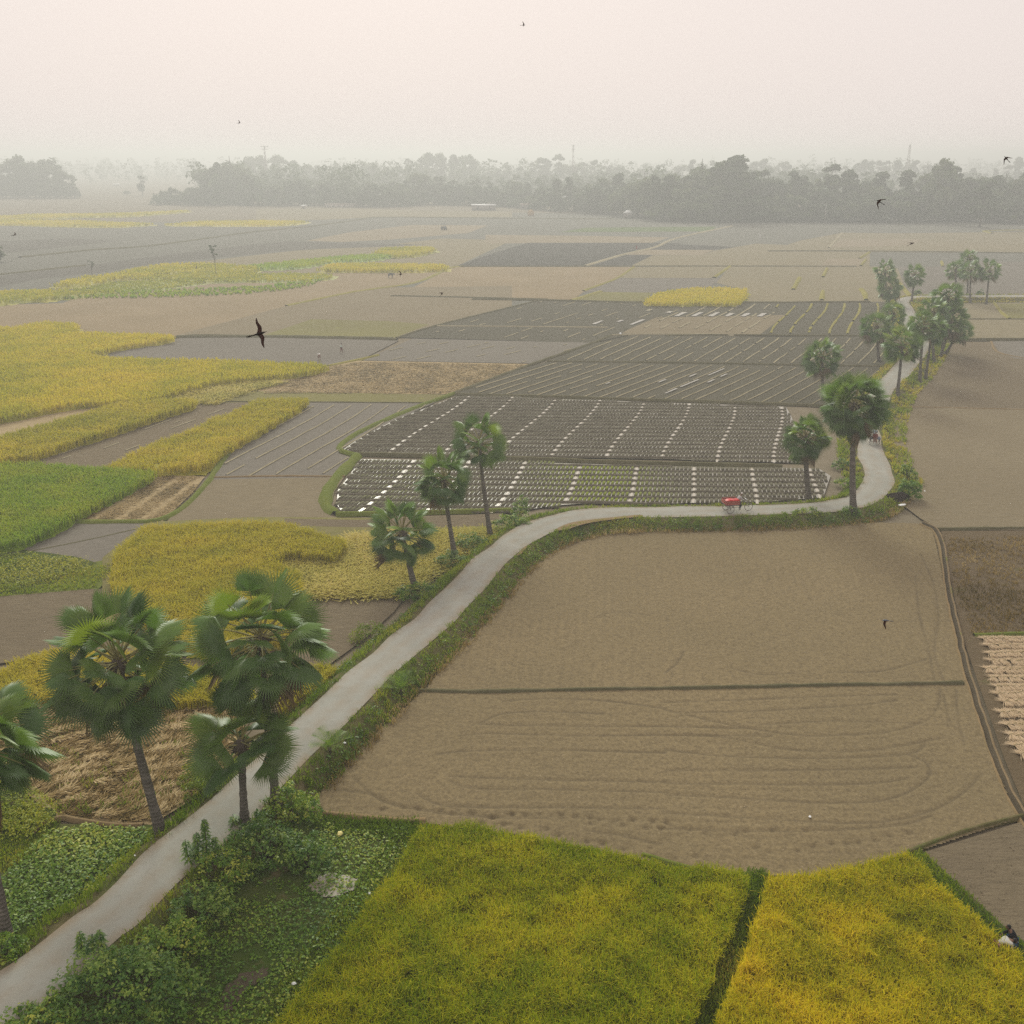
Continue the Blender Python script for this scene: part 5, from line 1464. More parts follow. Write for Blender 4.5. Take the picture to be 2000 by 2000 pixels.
# ------------------------------------------------------------------ trees beyond the plain
def tree_proto(kind, seed):
    """returns meshes (trunk, crown) of a tree about 20 m tall"""
    global rng
    keep = rng; rng = np.random.default_rng(300 + seed)
    H = 20.0
    C, Rr = [], []
    if kind == "round":
        for k in range(30):
            a = rng.uniform(0, 6.28); r = rng.uniform(0, 1) ** .5 * 6.2
            zz = rng.uniform(2.4, 16.5); r *= math.sqrt(max(.12, 1 - ((zz - 10) / 8.5) ** 2))
            C.append((math.cos(a) * r, math.sin(a) * r, zz)); Rr.append(rng.uniform(1.6, 3.0))
    elif kind == "tall":
        for k in range(24):
            a = rng.uniform(0, 6.28); zz = rng.uniform(4.5, 18.6); r = rng.uniform(0, 1) ** .6 * (3.2 - .08 * zz)
            C.append((math.cos(a) * r, math.sin(a) * r, zz)); Rr.append(rng.uniform(.9, 1.9))
    elif kind == "broad":
        for k in range(30):
            a = rng.uniform(0, 6.28); r = rng.uniform(0, 1) ** .5 * 8.5; zz = rng.uniform(3.5, 12.5) * (1 - .03 * r)
            C.append((math.cos(a) * r, math.sin(a) * r, zz)); Rr.append(rng.uniform(1.7, 3.0))
        H = 15
    else:                                              # sparse crown on a long bare stem
        for k in range(9):
            a = rng.uniform(0, 6.28); r = rng.uniform(.3, 1) * 3.4; zz = rng.uniform(13, 19)
            C.append((math.cos(a) * r, math.sin(a) * r, zz)); Rr.append(rng.uniform(.8, 1.5))
    C, Rr = np.array(C), np.array(Rr)
    tn = .45 + .22 * rng.normal(0, 1, len(C))
    n_ = {"round": 95, "tall": 90, "broad": 95, "thin": 40}[kind]
    V, F, T = [], [], []
    V, F, T = leaves(C, Rr, n_, 1.15 if kind != "thin" else .7, .35, tn, .25, .8)
    mb = MB()
    wob_ = rng.normal(0, .3, 2)
    mb.tube([(0, 0, -.3), (wob_[0] * .5, wob_[1] * .5, H * .3), (wob_[0], wob_[1], H * .62), (wob_[0] * 1.3, wob_[1], H * .9)], [.42, .3, .2, .07] if kind != "thin" else [.22, .17, .12, .06], 6)
    for k in range(8):
        c = C[rng.integers(len(C))]
        mb.tube([(wob_[0] * .7, wob_[1] * .7, min(c[2] * .6, H * .6)), tuple(c)], [.13, .04], 4)
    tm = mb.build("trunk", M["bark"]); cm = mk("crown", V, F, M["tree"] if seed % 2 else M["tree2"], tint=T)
    rng = keep
    return tm, cm


PROT = {k: [tree_proto(k, s) for s in ss] for k, ss in dict(round=(0, 1, 2, 4), tall=(3, 5, 6, 9), broad=(7, 8, 10), thin=(11, 12)).items()}
used_proto = set()


def tree(px, py_base, py_top, kind, label, group=None, width=1.0, name="tree", Y=None):
    g_ = G(px, py_base, 0)
    top = atY(px, py_top, g_[1])[2]
    hh = {"broad": 14.0, "round": 17.5, "tall": 19.5, "thin": 19.5}[kind]
    s = max(.15, top / hh)
    i = int(rng.integers(len(PROT[kind])))
    root = empty(name, (g_[0], g_[1], 0), rng.uniform(0, 6.28))
    root.scale = (s * width, s * width, s)
    tag(root, label, "tree", group)
    for part in PROT[kind][i]:
        if (kind, i) in used_proto:
            c = part.copy(); COL.objects.link(c)
        else:
            c = part
        c.parent = root
    used_proto.add((kind, i))
    return root


prof_x = np.array([300, 330, 385, 398, 440, 470, 500, 600, 700, 770, 800, 880, 960, 1050, 1140, 1180, 1240, 1330, 1400, 1430, 1500, 1560, 1640, 1700, 1760, 1800, 1850, 1890, 1932, 2000]) * 1.0352
prof_t = np.array([362, 358, 352, 304, 300, 325, 345, 340, 350, 335, 330, 340, 352, 348, 345, 335, 322, 318, 322, 335, 330, 322, 335, 340, 338, 330, 336, 338, 332, 330]) * 1.0352
prof_b = np.array([388, 388, 388, 388, 388, 389, 389, 389, 392, 390, 388, 388, 392, 400, 402, 405, 417, 418, 418, 418, 418, 418, 418, 418, 418, 418, 418, 420, 421, 421]) * 1.0352
GR = "hazy trees of the treeline across the far edge of the fields"
LB = "hazy grey green tree in the dense treeline across the far edge of the fields"
x = 312.0
while x < 2040:
    b_ = np.interp(x, prof_x, prof_b); t_ = np.interp(x, prof_x, prof_t)
    hpx = (b_ - t_)
    t2 = t_ + rng.normal(0, .13) * hpx + (.16 * hpx if rng.random() < .35 else 0)
    kind = rng.choice(["round", "tall", "tall", "tall", "tall", "broad"]) if hpx > 45 else rng.choice(["broad", "round"])
    tree(x, b_ - rng.uniform(0, 5), t2, kind, LB, GR, width=rng.uniform(.75, 1.1) * (1.0 if kind != "tall" else 1.15))
    x += max(9, hpx * .15) * rng.uniform(.7, 1.25)
x = 1150.0
while x < 2040:                                          # low edge trees in front on the right
    b_ = np.interp(x, prof_x, prof_b) + 1
    tree(x, b_, b_ - rng.uniform(38, 66), rng.choice(["broad", "round", "broad"]), LB, GR, width=rng.uniform(.9, 1.2))
    x += rng.uniform(14, 26)
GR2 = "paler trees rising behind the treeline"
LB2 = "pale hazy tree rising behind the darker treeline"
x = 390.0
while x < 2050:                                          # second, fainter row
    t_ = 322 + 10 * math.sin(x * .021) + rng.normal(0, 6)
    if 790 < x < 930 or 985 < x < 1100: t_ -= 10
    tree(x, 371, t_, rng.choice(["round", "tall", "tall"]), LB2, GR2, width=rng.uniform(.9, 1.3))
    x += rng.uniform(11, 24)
for x_, t_ in ((6, 318), (22, 325), (38, 312), (54, 306), (70, 318), (86, 322), (98, 312), (112, 324), (126, 334), (138, 342), (148, 356), (-10, 322), (12, 345), (48, 340), (88, 345), (120, 352)):
    tree(x_, 386.5, t_, "round", "hazy tree in the separate rounded clump at the far left edge", "trees of the far left clump", width=1.0)
for x_, t_ in ((0, 360), (30, 352), (60, 362), (95, 356), (130, 364), (146, 368)):
    tree(x_, 387, t_, "broad", "hazy tree in the separate rounded clump at the far left edge", "trees of the far left clump", width=1.1)
tree(279, 383, 341, "tall", "lone hazy tree standing in the gap between the far left clump and the treeline", width=1.35)
tree(383, 383, 316, "thin", "tall faint tree at the left shoulder of the high treeline clump", width=1.0)
tree(180, 541, 508, "thin", "thin stemmed small tree above the yellow plots, the left one of two", width=1.5)
tree(423, 541, 479, "thin", "thin stemmed small tree above the yellow plots, the right and taller one of two", width=.95)
tree(-4, 512, 474, "round", "small dark tree cut by the left edge of the photo above the plain", width=1.2)
tree(248, 381, 371, "broad", "tiny hazy bush beside the lone tree in the far gap", width=1.2)
tree(882, 401, 384, "round", "small round tree in front of the pale sheds", width=1.2)
tree(1913, 444, 345, "tall", "tall pale tree standing forward of the treeline at the right", width=1.5)
tree(1825, 436, 314, "round", "tall round topped tree poking above the right treeline", width=.65)
tree(1428, 434, 300, "tall", "tallest tree above the treeline right of centre", width=1.5)
tree(1400, 434, 309, "tall", "second tallest tree, just left of the tallest one in the treeline", width=1.2)
for kk, lst in PROT.items():
    for ii, prt in enumerate(lst):
        if (kk, ii) not in used_proto:
            for o_ in prt: bpy.data.objects.remove(o_)
# far woods that read as one mass
def wood(label, d0, d1, x0, x1, n_, hmin, hmax, seed):
    r_ = np.random.default_rng(seed)
    Y = r_.uniform(d0, d1, n_); Xs = r_.uniform(x0, x1, n_) * Y
    keepm = vnoise(np.stack([Xs, Y], 1), .006, seed) > .25
    Y, Xs = Y[keepm], Xs[keepm]
    h = r_.uniform(hmin, hmax, len(Y)) * (.7 + .6 * vnoise(np.stack([Xs, Y], 1), .008, seed + 2))
    C, R = [], []
    for k in range(5):
        f = (k + .6) / 5
        C.append(np.column_stack([Xs + r_.normal(0, 2.2, len(Y)), Y + r_.normal(0, 2, len(Y)), h * f])); R.append(h * .28 * (1.15 - .5 * f))
    V, F, T = leaves(np.concatenate(C), np.concatenate(R), 16, 2.4, .3, .5, .4, .9)
    tag(mk("distant_woodland", V, F, M["tree"], tint=T), label, "woodland", kind="stuff")


wood("faint woodland band behind the treeline", 700, 1150, -.29, .56, 1000, 11, 23, 1)
wood("very faint woodland along the horizon", 1300, 2600, -.55, .58, 900, 14, 26, 2)
# undergrowth under the treeline
xs = np.linspace(300, 2040, 330); C = []
for x_ in xs:
    b_ = np.interp(x_, prof_x, prof_b)
    for _ in range(5):
        g_ = G(x_ + rng.normal(0, 4), b_ - rng.uniform(.5, 4), 0); C.append((g_[0], g_[1], rng.uniform(.3, 5.0)))
for x_ in np.linspace(-20, 150, 60):
    for _ in range(4):
        g_ = G(x_ + rng.normal(0, 3), 386.5 - rng.uniform(0, 2), 0); C.append((g_[0], g_[1], rng.uniform(.5, 6.0)))
C = np.array(C)
V, F, T = leaves(C, 2.6, 20, 1.4, .3, .4, .35, .8)
tag(mk("undergrowth", V, F, M["tree"], tint=T), "dark undergrowth along the foot of the treeline", "undergrowth", kind="stuff")
# ------------------------------------------------------------------ people
def skin_mesh(name, J, E, R, mat, parent=None, sub=1, extra=None, mats=None):
    """one continuous surface grown over a skeleton"""
    keys = list(J)
    me = bpy.data.meshes.new(name + "_skeleton")
    me.from_pydata([tuple(J[k]) for k in keys], [(keys.index(a), keys.index(b)) for a, b in E], [])
    o = bpy.data.objects.new(name + "_skeleton", me); COL.objects.link(o)
    md = o.modifiers.new("Skin", "SKIN"); md.use_smooth_shade = True
    for i, k in enumerate(keys):
        r = R[k]
        me.skin_vertices[0].data[i].radius = (r, r) if not isinstance(r, tuple) else r
        me.skin_vertices[0].data[i].use_root = (i == 0)
    sd_ = o.modifiers.new("Sub", "SUBSURF"); sd_.levels = sub; sd_.render_levels = sub
    dg = bpy.context.evaluated_depsgraph_get(); dg.update()
    ev = o.evaluated_get(dg)
    m2 = bpy.data.meshes.new_from_object(ev)
    bpy.data.objects.remove(o); bpy.data.meshes.remove(me)
    bm = bmesh.new(); bm.from_mesh(m2); bpy.data.meshes.remove(m2)
    V = [tuple(v.co) for v in bm.verts]; F = [[v.index for v in f.verts] for f in bm.faces]; bm.free()
    mb = MB(); mb.add(V, F)
    if extra: extra(mb)
    return mb.build(name, mats or mat, parent, smooth=True)


LIMBS = [("pelvis", "waist"), ("waist", "chest"), ("chest", "neck"), ("neck", "head"), ("chest", "shL"), ("shL", "elL"), ("elL", "haL"), ("chest", "shR"), ("shR", "elR"), ("elR", "haR"),
         ("pelvis", "hiL"), ("hiL", "knL"), ("knL", "anL"), ("anL", "toL"), ("pelvis", "hiR"), ("hiR", "knR"), ("knR", "anR"), ("anR", "toR")]
RAD = dict(pelvis=.13, waist=.115, chest=.14, neck=.055, head=.07, shL=.065, shR=.065, elL=.042, elR=.042, haL=.03, haR=.03, hiL=.085, hiR=.085, knL=.055, knR=.055, anL=.038, anR=.038, toL=.035, toR=.035)
POSES = {
 "ride": dict(pelvis=(0, 0, .92), waist=(.05, 0, 1.08), chest=(.15, 0, 1.28), neck=(.24, 0, 1.43), head=(.29, 0, 1.52), shL=(.16, .19, 1.33), elL=(.33, .25, 1.12), haL=(.54, .22, 1.06), shR=(.16, -.19, 1.33), elR=(.33, -.25, 1.12), haR=(.54, -.22, 1.06),
              hiL=(.02, .1, .88), knL=(.36, .12, .80), anL=(.26, .12, .44), toL=(.38, .13, .40), hiR=(.02, -.1, .88), knR=(.30, -.12, .62), anR=(.16, -.12, .24), toR=(.28, -.13, .19)),
 "sit": dict(pelvis=(0, 0, .82), waist=(0, 0, .98), chest=(.02, 0, 1.18), neck=(.05, 0, 1.34), head=(.07, 0, 1.43), shL=(.02, .19, 1.23), elL=(.08, .24, 1.0), haL=(.28, .16, .92), shR=(.02, -.19, 1.23), elR=(.08, -.24, 1.0), haR=(.28, -.16, .92),
             hiL=(.04, .1, .80), knL=(.42, .12, .80), anL=(.44, .12, .42), toL=(.56, .12, .38), hiR=(.04, -.1, .80), knR=(.42, -.12, .80), anR=(.44, -.12, .42), toR=(.56, -.12, .38)),
 "walk": dict(pelvis=(0, 0, .90), waist=(.01, 0, 1.05), chest=(.03, 0, 1.26), neck=(.05, 0, 1.42), head=(.06, 0, 1.51), shL=(.03, .19, 1.32), elL=(-.08, .23, 1.08), haL=(.02, .22, .86), shR=(.03, -.19, 1.32), elR=(.08, -.23, 1.08), haR=(.22, -.2, .92),
              hiL=(.03, .09, .86), knL=(.22, .1, .50), anL=(.22, .1, .09), toL=(.36, .1, .035), hiR=(-.03, -.09, .86), knR=(-.08, -.1, .48), anR=(-.30, -.1, .14), toR=(-.20, -.1, .035)),
 "bend": dict(pelvis=(0, 0, .82), waist=(.12, 0, .93), chest=(.36, 0, .98), neck=(.52, 0, .96), head=(.61, 0, .93), shL=(.38, .19, .96), elL=(.42, .22, .70), haL=(.52, .15, .46), shR=(.38, -.19, .96), elR=(.42, -.22, .70), haR=(.52, -.15, .46),
              hiL=(.02, .1, .80), knL=(.12, .12, .46), anL=(-.02, .12, .09), toL=(.12, .13, .035), hiR=(-.02, -.1, .80), knR=(.06, -.12, .44), anR=(-.10, -.12, .09), toR=(.04, -.13, .035)),
 "squat": dict(pelvis=(-.05, 0, .30), waist=(.02, 0, .45), chest=(.14, 0, .63), neck=(.23, 0, .77), head=(.28, 0, .86), shL=(.15, .19, .68), elL=(.34, .25, .50), haL=(.50, .16, .36), shR=(.15, -.19, .68), elR=(.34, -.25, .50), haR=(.50, -.16, .36),
               hiL=(-.02, .1, .30), knL=(.30, .18, .48), anL=(.04, .14, .09), toL=(.18, .15, .035), hiR=(-.02, -.1, .30), knR=(.30, -.18, .48), anR=(.04, -.14, .09), toR=(.18, -.15, .035)),
}


def person(label, loc, rz, pose, shirt, lower, cap=None, long_lower=True):
    J = {k: np.array(v, float) for k, v in POSES[pose].items()}
    root = empty("person", tuple(loc), rz); tag(root, label, "person")
    hd = J["head"] + (J["head"] - J["neck"]) * .75
    def extra(mb):
        mb.ball(hd, (.085, .072, .105), 12, 9)
        mb.ball(hd + (.088, 0, -.01), (.018, .014, .022), 6, 5)                # nose
        for s in (-1, 1):
            mb.ball(hd + (-.005, s * .074, 0), (.02, .010, .03), 6, 5)         # ears
            mb.ball(hd + (.074, s * .028, .02), .011, 6, 5, mi=1)              # eyes
        mb.ball(hd + (.078, 0, -.05), (.012, .024, .007), 6, 4, mi=2)          # mouth
        for sd_ in ("L", "R"):                                                # fingers and thumb
            h, e = J["ha" + sd_], J["el" + sd_]
            d = (h - e) / np.linalg.norm(h - e); s = np.cross(d, (0, 0, 1.0)); s /= np.linalg.norm(s); n_ = np.cross(s, d)
            for k_, ln in enumerate((.065, .078, .072, .055)):
                p = h + d * .045 + s * (.022 * (k_ - 1.5))
                mb.tube([h + s * .012 * (k_ - 1.5), p, p + d * ln * .6 - n_ * .02, p + d * ln * .75 - n_ * .05], [.011, .0095, .0085, .007], 5)
            mb.tube([h + s * .02, h + s * .045 + d * .03 - n_ * .01, h + s * .045 + d * .065 - n_ * .03], [.012, .010, .008], 5)
    skin_mesh("body", J, LIMBS, RAD, None, root, 1, extra, [M["skin"], M["hair"], M["maroon_cloth"]])
    sk = ["pelvis", "waist", "chest", "shL", "elL", "shR", "elR"]
    js = {k: J[k].copy() for k in sk}
    js["wrL"] = J["elL"] + (J["haL"] - J["elL"]) * .8; js["wrR"] = J["elR"] + (J["haR"] - J["elR"]) * .8
    js["nk"] = J["chest"] + (J["neck"] - J["chest"]) * .72
    rs = dict(pelvis=.155, waist=.145, chest=.165, shL=.085, elL=.06, shR=.085, elR=.06, wrL=.052, wrR=.052, nk=.078)
    skin_mesh("shirt", js, [("pelvis", "waist"), ("waist", "chest"), ("chest", "nk"), ("chest", "shL"), ("shL", "elL"), ("elL", "wrL"), ("chest", "shR"), ("shR", "elR"), ("elR", "wrR")], rs, M[shirt], root)
    f = .86 if long_lower else .35
    jl = {k: J[k].copy() for k in ("pelvis", "hiL", "knL", "hiR", "knR")}
    jl["eL"] = J["knL"] + (J["anL"] - J["knL"]) * f; jl["eR"] = J["knR"] + (J["anR"] - J["knR"]) * f
    skin_mesh("lungi" if "lungi" in lower or not long_lower else "trousers", jl, [("pelvis", "hiL"), ("hiL", "knL"), ("knL", "eL"), ("pelvis", "hiR"), ("hiR", "knR"), ("knR", "eR")],
              dict(pelvis=.148, hiL=.11, knL=.085, eL=.075, hiR=.11, knR=.085, eR=.075), M[lower], root)
    mb = MB()
    if cap: mb.ball(hd + (-.008, 0, .05), (.098, .085, .085), 12, 8); mb.build("cap", M[cap], root, smooth=True)
    else: mb.ball(hd + (-.022, 0, .03), (.092, .082, .098), 12, 8); mb.build("hair", M["hair"], root, smooth=True)
    return root


# ------------------------------------------------------------------ pedal vans
def wheel(parent, c, R, name):
    mb = MB(); mb.ring((0, 0, 0), R - .018, .02, (0, 1, 0), 32, 6)
    w_ = mb.build(name, M["rust"], parent, smooth=True); w_.location = c
    mb = MB(); mb.ring((0, 0, 0), R - .042, .011, (0, 1, 0), 28, 5); mb.build("rim", M["chrome"], w_)
    mb = MB()
    mb.tube([(0, -.05, 0), (0, .05, 0)], .025, 8)
    for k in range(18):
        a = 2 * math.pi * k / 18
        mb.tube([(0, .03 * (-1) ** k, 0), (math.cos(a) * (R - .045), 0, math.sin(a) * (R - .045))], .0035, 4, cap=False)
    mb.build("spokes", M["chrome"], w_)
    return w_


def pedal_van(label, loc, rz, loaded):
    root = empty("pedal_van", tuple(loc), rz); root.scale = (1.06, 1.06, 1.06); tag(root, label, "cycle cart")
    wheel(root, (1.75, 0, .36), .36, "front_wheel")
    for s in (-1, 1): wheel(root, (0, s * .46, .34), .34, "rear_wheel")
    mb = MB()
    mb.tube([(0, -.5, .34), (0, .5, .34)], .022, 8)
    mb.tube([(1.46, 0, .93), (1.40, 0, .80), (.98, 0, .30)], .02, 7); mb.tube([(1.42, 0, .86), (.84, 0, .80)], .018, 7)
    mb.tube([(.82, 0, .88), (.98, 0, .30), (.5, 0, .34), (0, 0, .34)], .018, 7)
    for s in (-1, 1):
        mb.tube([(.84, s * .02, .8), (.4, s * .3, .62), (0, s * .42, .36)], .016, 6)
        mb.tube([(-.42, s * .40, .66), (.78, s * .40, .66)], .022, 6)
        mb.tube([(0, s * .40, .66), (0, s * .40, .34)], .02, 6)
    mb.build("frame", M["steel"], root)
    mb = MB()
    for s in (-1, 1): mb.tube([(1.75, s * .055, .36), (1.55, s * .05, .80), (1.49, 0, .90)], .015, 6)
    mb.tube([(1.49, 0, .86), (1.45, 0, 1.04)], .016, 6)
    mb.build("fork", M["chrome"], root)
    mb = MB(); mb.tube([(1.38, -.29, 1.06), (1.46, -.18, 1.08), (1.45, 0, 1.05), (1.46, .18, 1.08), (1.38, .29, 1.06)], .014, 7)
    mb.ball((1.55, 0, .98), .06, 8, 6)
    mb.build("handlebar", M["chrome"], root)
    mb = MB(); mb.ball((.82, 0, .90), (.14, .09, .045), 10, 6); mb.build("saddle", M["black_cloth"], root, smooth=True)
    mb = MB(); mb.ring((.98, .05, .30), .09, .008, (0, 1, 0), 18, 4)
    mb.tube([(.98, -.13, .30), (.98, .13, .30)], .012, 6); mb.tube([(.98, .12, .30), (1.06, .13, .43)], .011, 6); mb.tube([(.98, -.12, .30), (.90, -.13, .17)], .011, 6)
    mb.box((1.08, .15, .44), (.09, .1, .02)); mb.box((.88, -.15, .16), (.09, .1, .02)); mb.build("pedals", M["steel"], root)
    mb = MB()
    for k in range(6): mb.box((.18, -.45 + .18 * k, .70), (1.22, .172, .03))
    for x_ in (-.3, .2, .66): mb.box((x_, 0, .672), (.06, 1.06, .024))
    mb.build("bed", M["greyblue"], root)
    if loaded:
        mb = MB()
        for s in (-1, 1):
            for z_ in (.77, .87, .97, 1.06): mb.box((.18, s * .50, z_), (1.16, .025, .088))
            for x_ in (-.38, .18, .74): mb.box((x_, s * .478, .87), (.04, .02, .30))
        for x_ in (-.41, .77):
            for z_ in (.77, .87, .97): mb.box((x_, 0, z_), (.025, 1.02, .088))
        mb.build("side_boards", M["redpale"], root)
        mb = MB()                                         # red sheet pulled over the load
        n_ = 9; V = []; 
        for i in range(n_):
            for j in range(n_):
                a, b = i / (n_ - 1) * 2 - 1, j / (n_ - 1) * 2 - 1
                edge = max(abs(a), abs(b)) > .99
                V.append((.18 + a * .58, -.26 + b * .26, (1.08 if edge else 1.17 + .035 * math.sin(5 * a) * math.cos(4 * b + a)) ))
        F = [(i * n_ + j, i * n_ + j + 1, (i + 1) * n_ + j + 1, (i + 1) * n_ + j) for i in range(n_ - 1) for j in range(n_ - 1)]
        mb.add(V, F); mb.tube([(-.41, -.51, 1.12), (.77, -.51, 1.12)], .03, 6)
        mb.build("red_sheet", M["red"], root)
    return root


a_, b_ = G(1422, 1000, RZ + .05), G(1462, 997.5, RZ + .05)
d_ = b_ - a_; rz1 = math.atan2(d_[1], d_[0])
i_ = station((a_ + b_) / 2)
pv = np.array([*(a_[:2]), RZ + .065])
pedal_van("cycle cart loaded under a bright red sheet, on the grey road", tuple(pv), rz1, True)
person("person in a grey shirt and pale cap pedalling the red cart", (pv[0] + .82 * math.cos(rz1), pv[1] + .82 * math.sin(rz1), pv[2]), rz1, "ride", "grey_cloth", "navy_cloth", "white_cloth")
i_ = station(G(1702, 868, RZ)); c2 = CW[i_] + NRs[i_] * .55
rz2 = math.atan2(Tg[i_][1], Tg[i_][0])
pedal_van("cycle cart seen from behind on the road beside the skirt of the tallest palm", (c2[0], c2[1], RZ + .055), rz2, False)
person("person in a pale blue shirt pedalling the cart beside the tallest palm", (c2[0] + .82 * math.cos(rz2), c2[1] + .82 * math.sin(rz2), RZ + .055), rz2, "ride", "blue_cloth", "navy_cloth")
person("person in maroon sitting on the flat bed of the cart beside the tallest palm", (c2[0] - .1 * math.cos(rz2) , c2[1] - .1 * math.sin(rz2), RZ + .0), rz2 + math.pi, "sit", "maroon_cloth", "brown_cloth")

g_ = G(624, 704); person("person in a white shirt bending over the grey plot beside the golden rice tip", tuple(g_), 1.9, "bend", "white_cloth", "brown_cloth", None, False)
g_ = G(667, 690); person("person in a pale mint shirt stepping across the grey plot beyond the white shirted one", tuple(g_), .5, "walk", "mint_cloth", "maroon_cloth", None, False)
g_ = G(1945, 1878); person("person in a white shirt stooping at the edge of the golden near rice", tuple(g_), .15, "bend", "offwhite_cloth", "brown_cloth", None, False)
g_ = G(1979, 1852); person("person in black with a blue lungi squatting beside the golden near rice", tuple(g_), 2.7, "squat", "black_cloth", "blue_lungi")
i_ = station(G(1749, 596)); c3 = CW[i_] - NRs[i_] * .9
person("person in red on the far road beside the two palms at the corner", (c3[0], c3[1], RZ), -1.2, "walk", "red_cloth", "maroon_cloth")
g_ = G(1243, 488); person("person in red far off at the upper end of a dark tilled plot", tuple(g_), 0, "walk", "red_cloth", "red_cloth")
g_ = G(1484, 465); person("person in white far off on the grey plot before the treeline", tuple(g_), 2.0, "walk", "white_cloth", "white_cloth")
g_ = G(385, 530); person("person in dark clothes standing among the yellow plots by the two thin trees", tuple(g_), 1, "walk", "navy_cloth", "black_cloth")


# ------------------------------------------------------------------ cattle, egrets, birds
def cow(label, loc, rz):
    J = dict(pel=(-.55, 0, 1.05), mid=(0, 0, 1.0), sho=(.55, 0, 1.08), nk=(.88, 0, 1.15), hd=(1.08, 0, 1.02), mz=(1.30, 0, .82), tl=(-.72, 0, .95), t2=(-.78, 0, .45))
    R = dict(pel=.24, mid=.30, sho=.26, nk=.16, hd=.14, mz=.08, tl=.05, t2=.025)
    E = [("mid", "pel"), ("mid", "sho"), ("sho", "nk"), ("nk", "hd"), ("hd", "mz"), ("pel", "tl"), ("tl", "t2")]
    for n_, x_, y_ in (("a", .5, .17), ("b", .5, -.17)):
        J.update({n_ + "1": (x_, y_, .75), n_ + "2": (x_ + .02, y_, .42), n_ + "3": (x_, y_, .04)}); R.update({n_ + "1": .10, n_ + "2": .06, n_ + "3": .055})
        E += [("sho", n_ + "1"), (n_ + "1", n_ + "2"), (n_ + "2", n_ + "3")]
    for n_, x_, y_ in (("c", -.55, .17), ("d", -.55, -.17)):
        J.update({n_ + "1": (x_ + .12, y_, .74), n_ + "2": (x_ - .08, y_, .45), n_ + "3": (x_ - .02, y_, .04)}); R.update({n_ + "1": .12, n_ + "2": .06, n_ + "3": .055})
        E += [("pel", n_ + "1"), (n_ + "1", n_ + "2"), (n_ + "2", n_ + "3")]
    Jm = {"mid": J.pop("mid")}; Jm.update(J)
    root = empty("cow", tuple(loc), rz); tag(root, label, "cow")
    skin_mesh("body", Jm, E, R, M["cow"], root)
    mb = MB()
    for s in (-1, 1): mb.tube([(1.03, s * .08, 1.14), (1.05, s * .2, 1.24), (1.1, s * .2, 1.36)], [.03, .022, .008], 6)
    mb.build("horns", M["bark"], root)
    mb = MB()
    for s in (-1, 1): mb.ball((.99, s * .2, 1.08), (.04, .10, .05), 8, 5)
    mb.build("ears", M["cow"], root)


g_ = G(763, 543); cow("dark grey cow standing on the stubble below the long thin yellow strip", tuple(g_), -.4)


def egret(label, px, py, seed):
    g_ = G(px, py); root = empty("egret", tuple(g_), seed * 1.3); tag(root, label, "bird")
    mb = MB(); mb.ball((0, 0, .48), (.26, .12, .13), 10, 7); mb.tube([(.18, 0, .52), (.30, 0, .66), (.24, 0, .80), (.34, 0, .92)], [.06, .04, .035, .04], 6); mb.ball((.36, 0, .93), (.06, .04, .04), 8, 5)
    mb.build("body", M["white_cloth"], root, smooth=True)
    mb = MB(); mb.tube([(.40, 0, .93), (.54, 0, .90)], [.018, .004], 5); mb.build("bill", M["petiole"], root)
    mb = MB()
    for s in (-1, 1): mb.tube([(0, s * .05, .4), (-.03, s * .05, .2), (.01, s * .05, 0)], .012, 5)
    mb.build("legs", M["hair"], root)


egret("white egret far off on the grey plain, left of the yellow block", 606, 485, 1)
egret("white egret far off just above the yellow green block", 780, 477, 2)


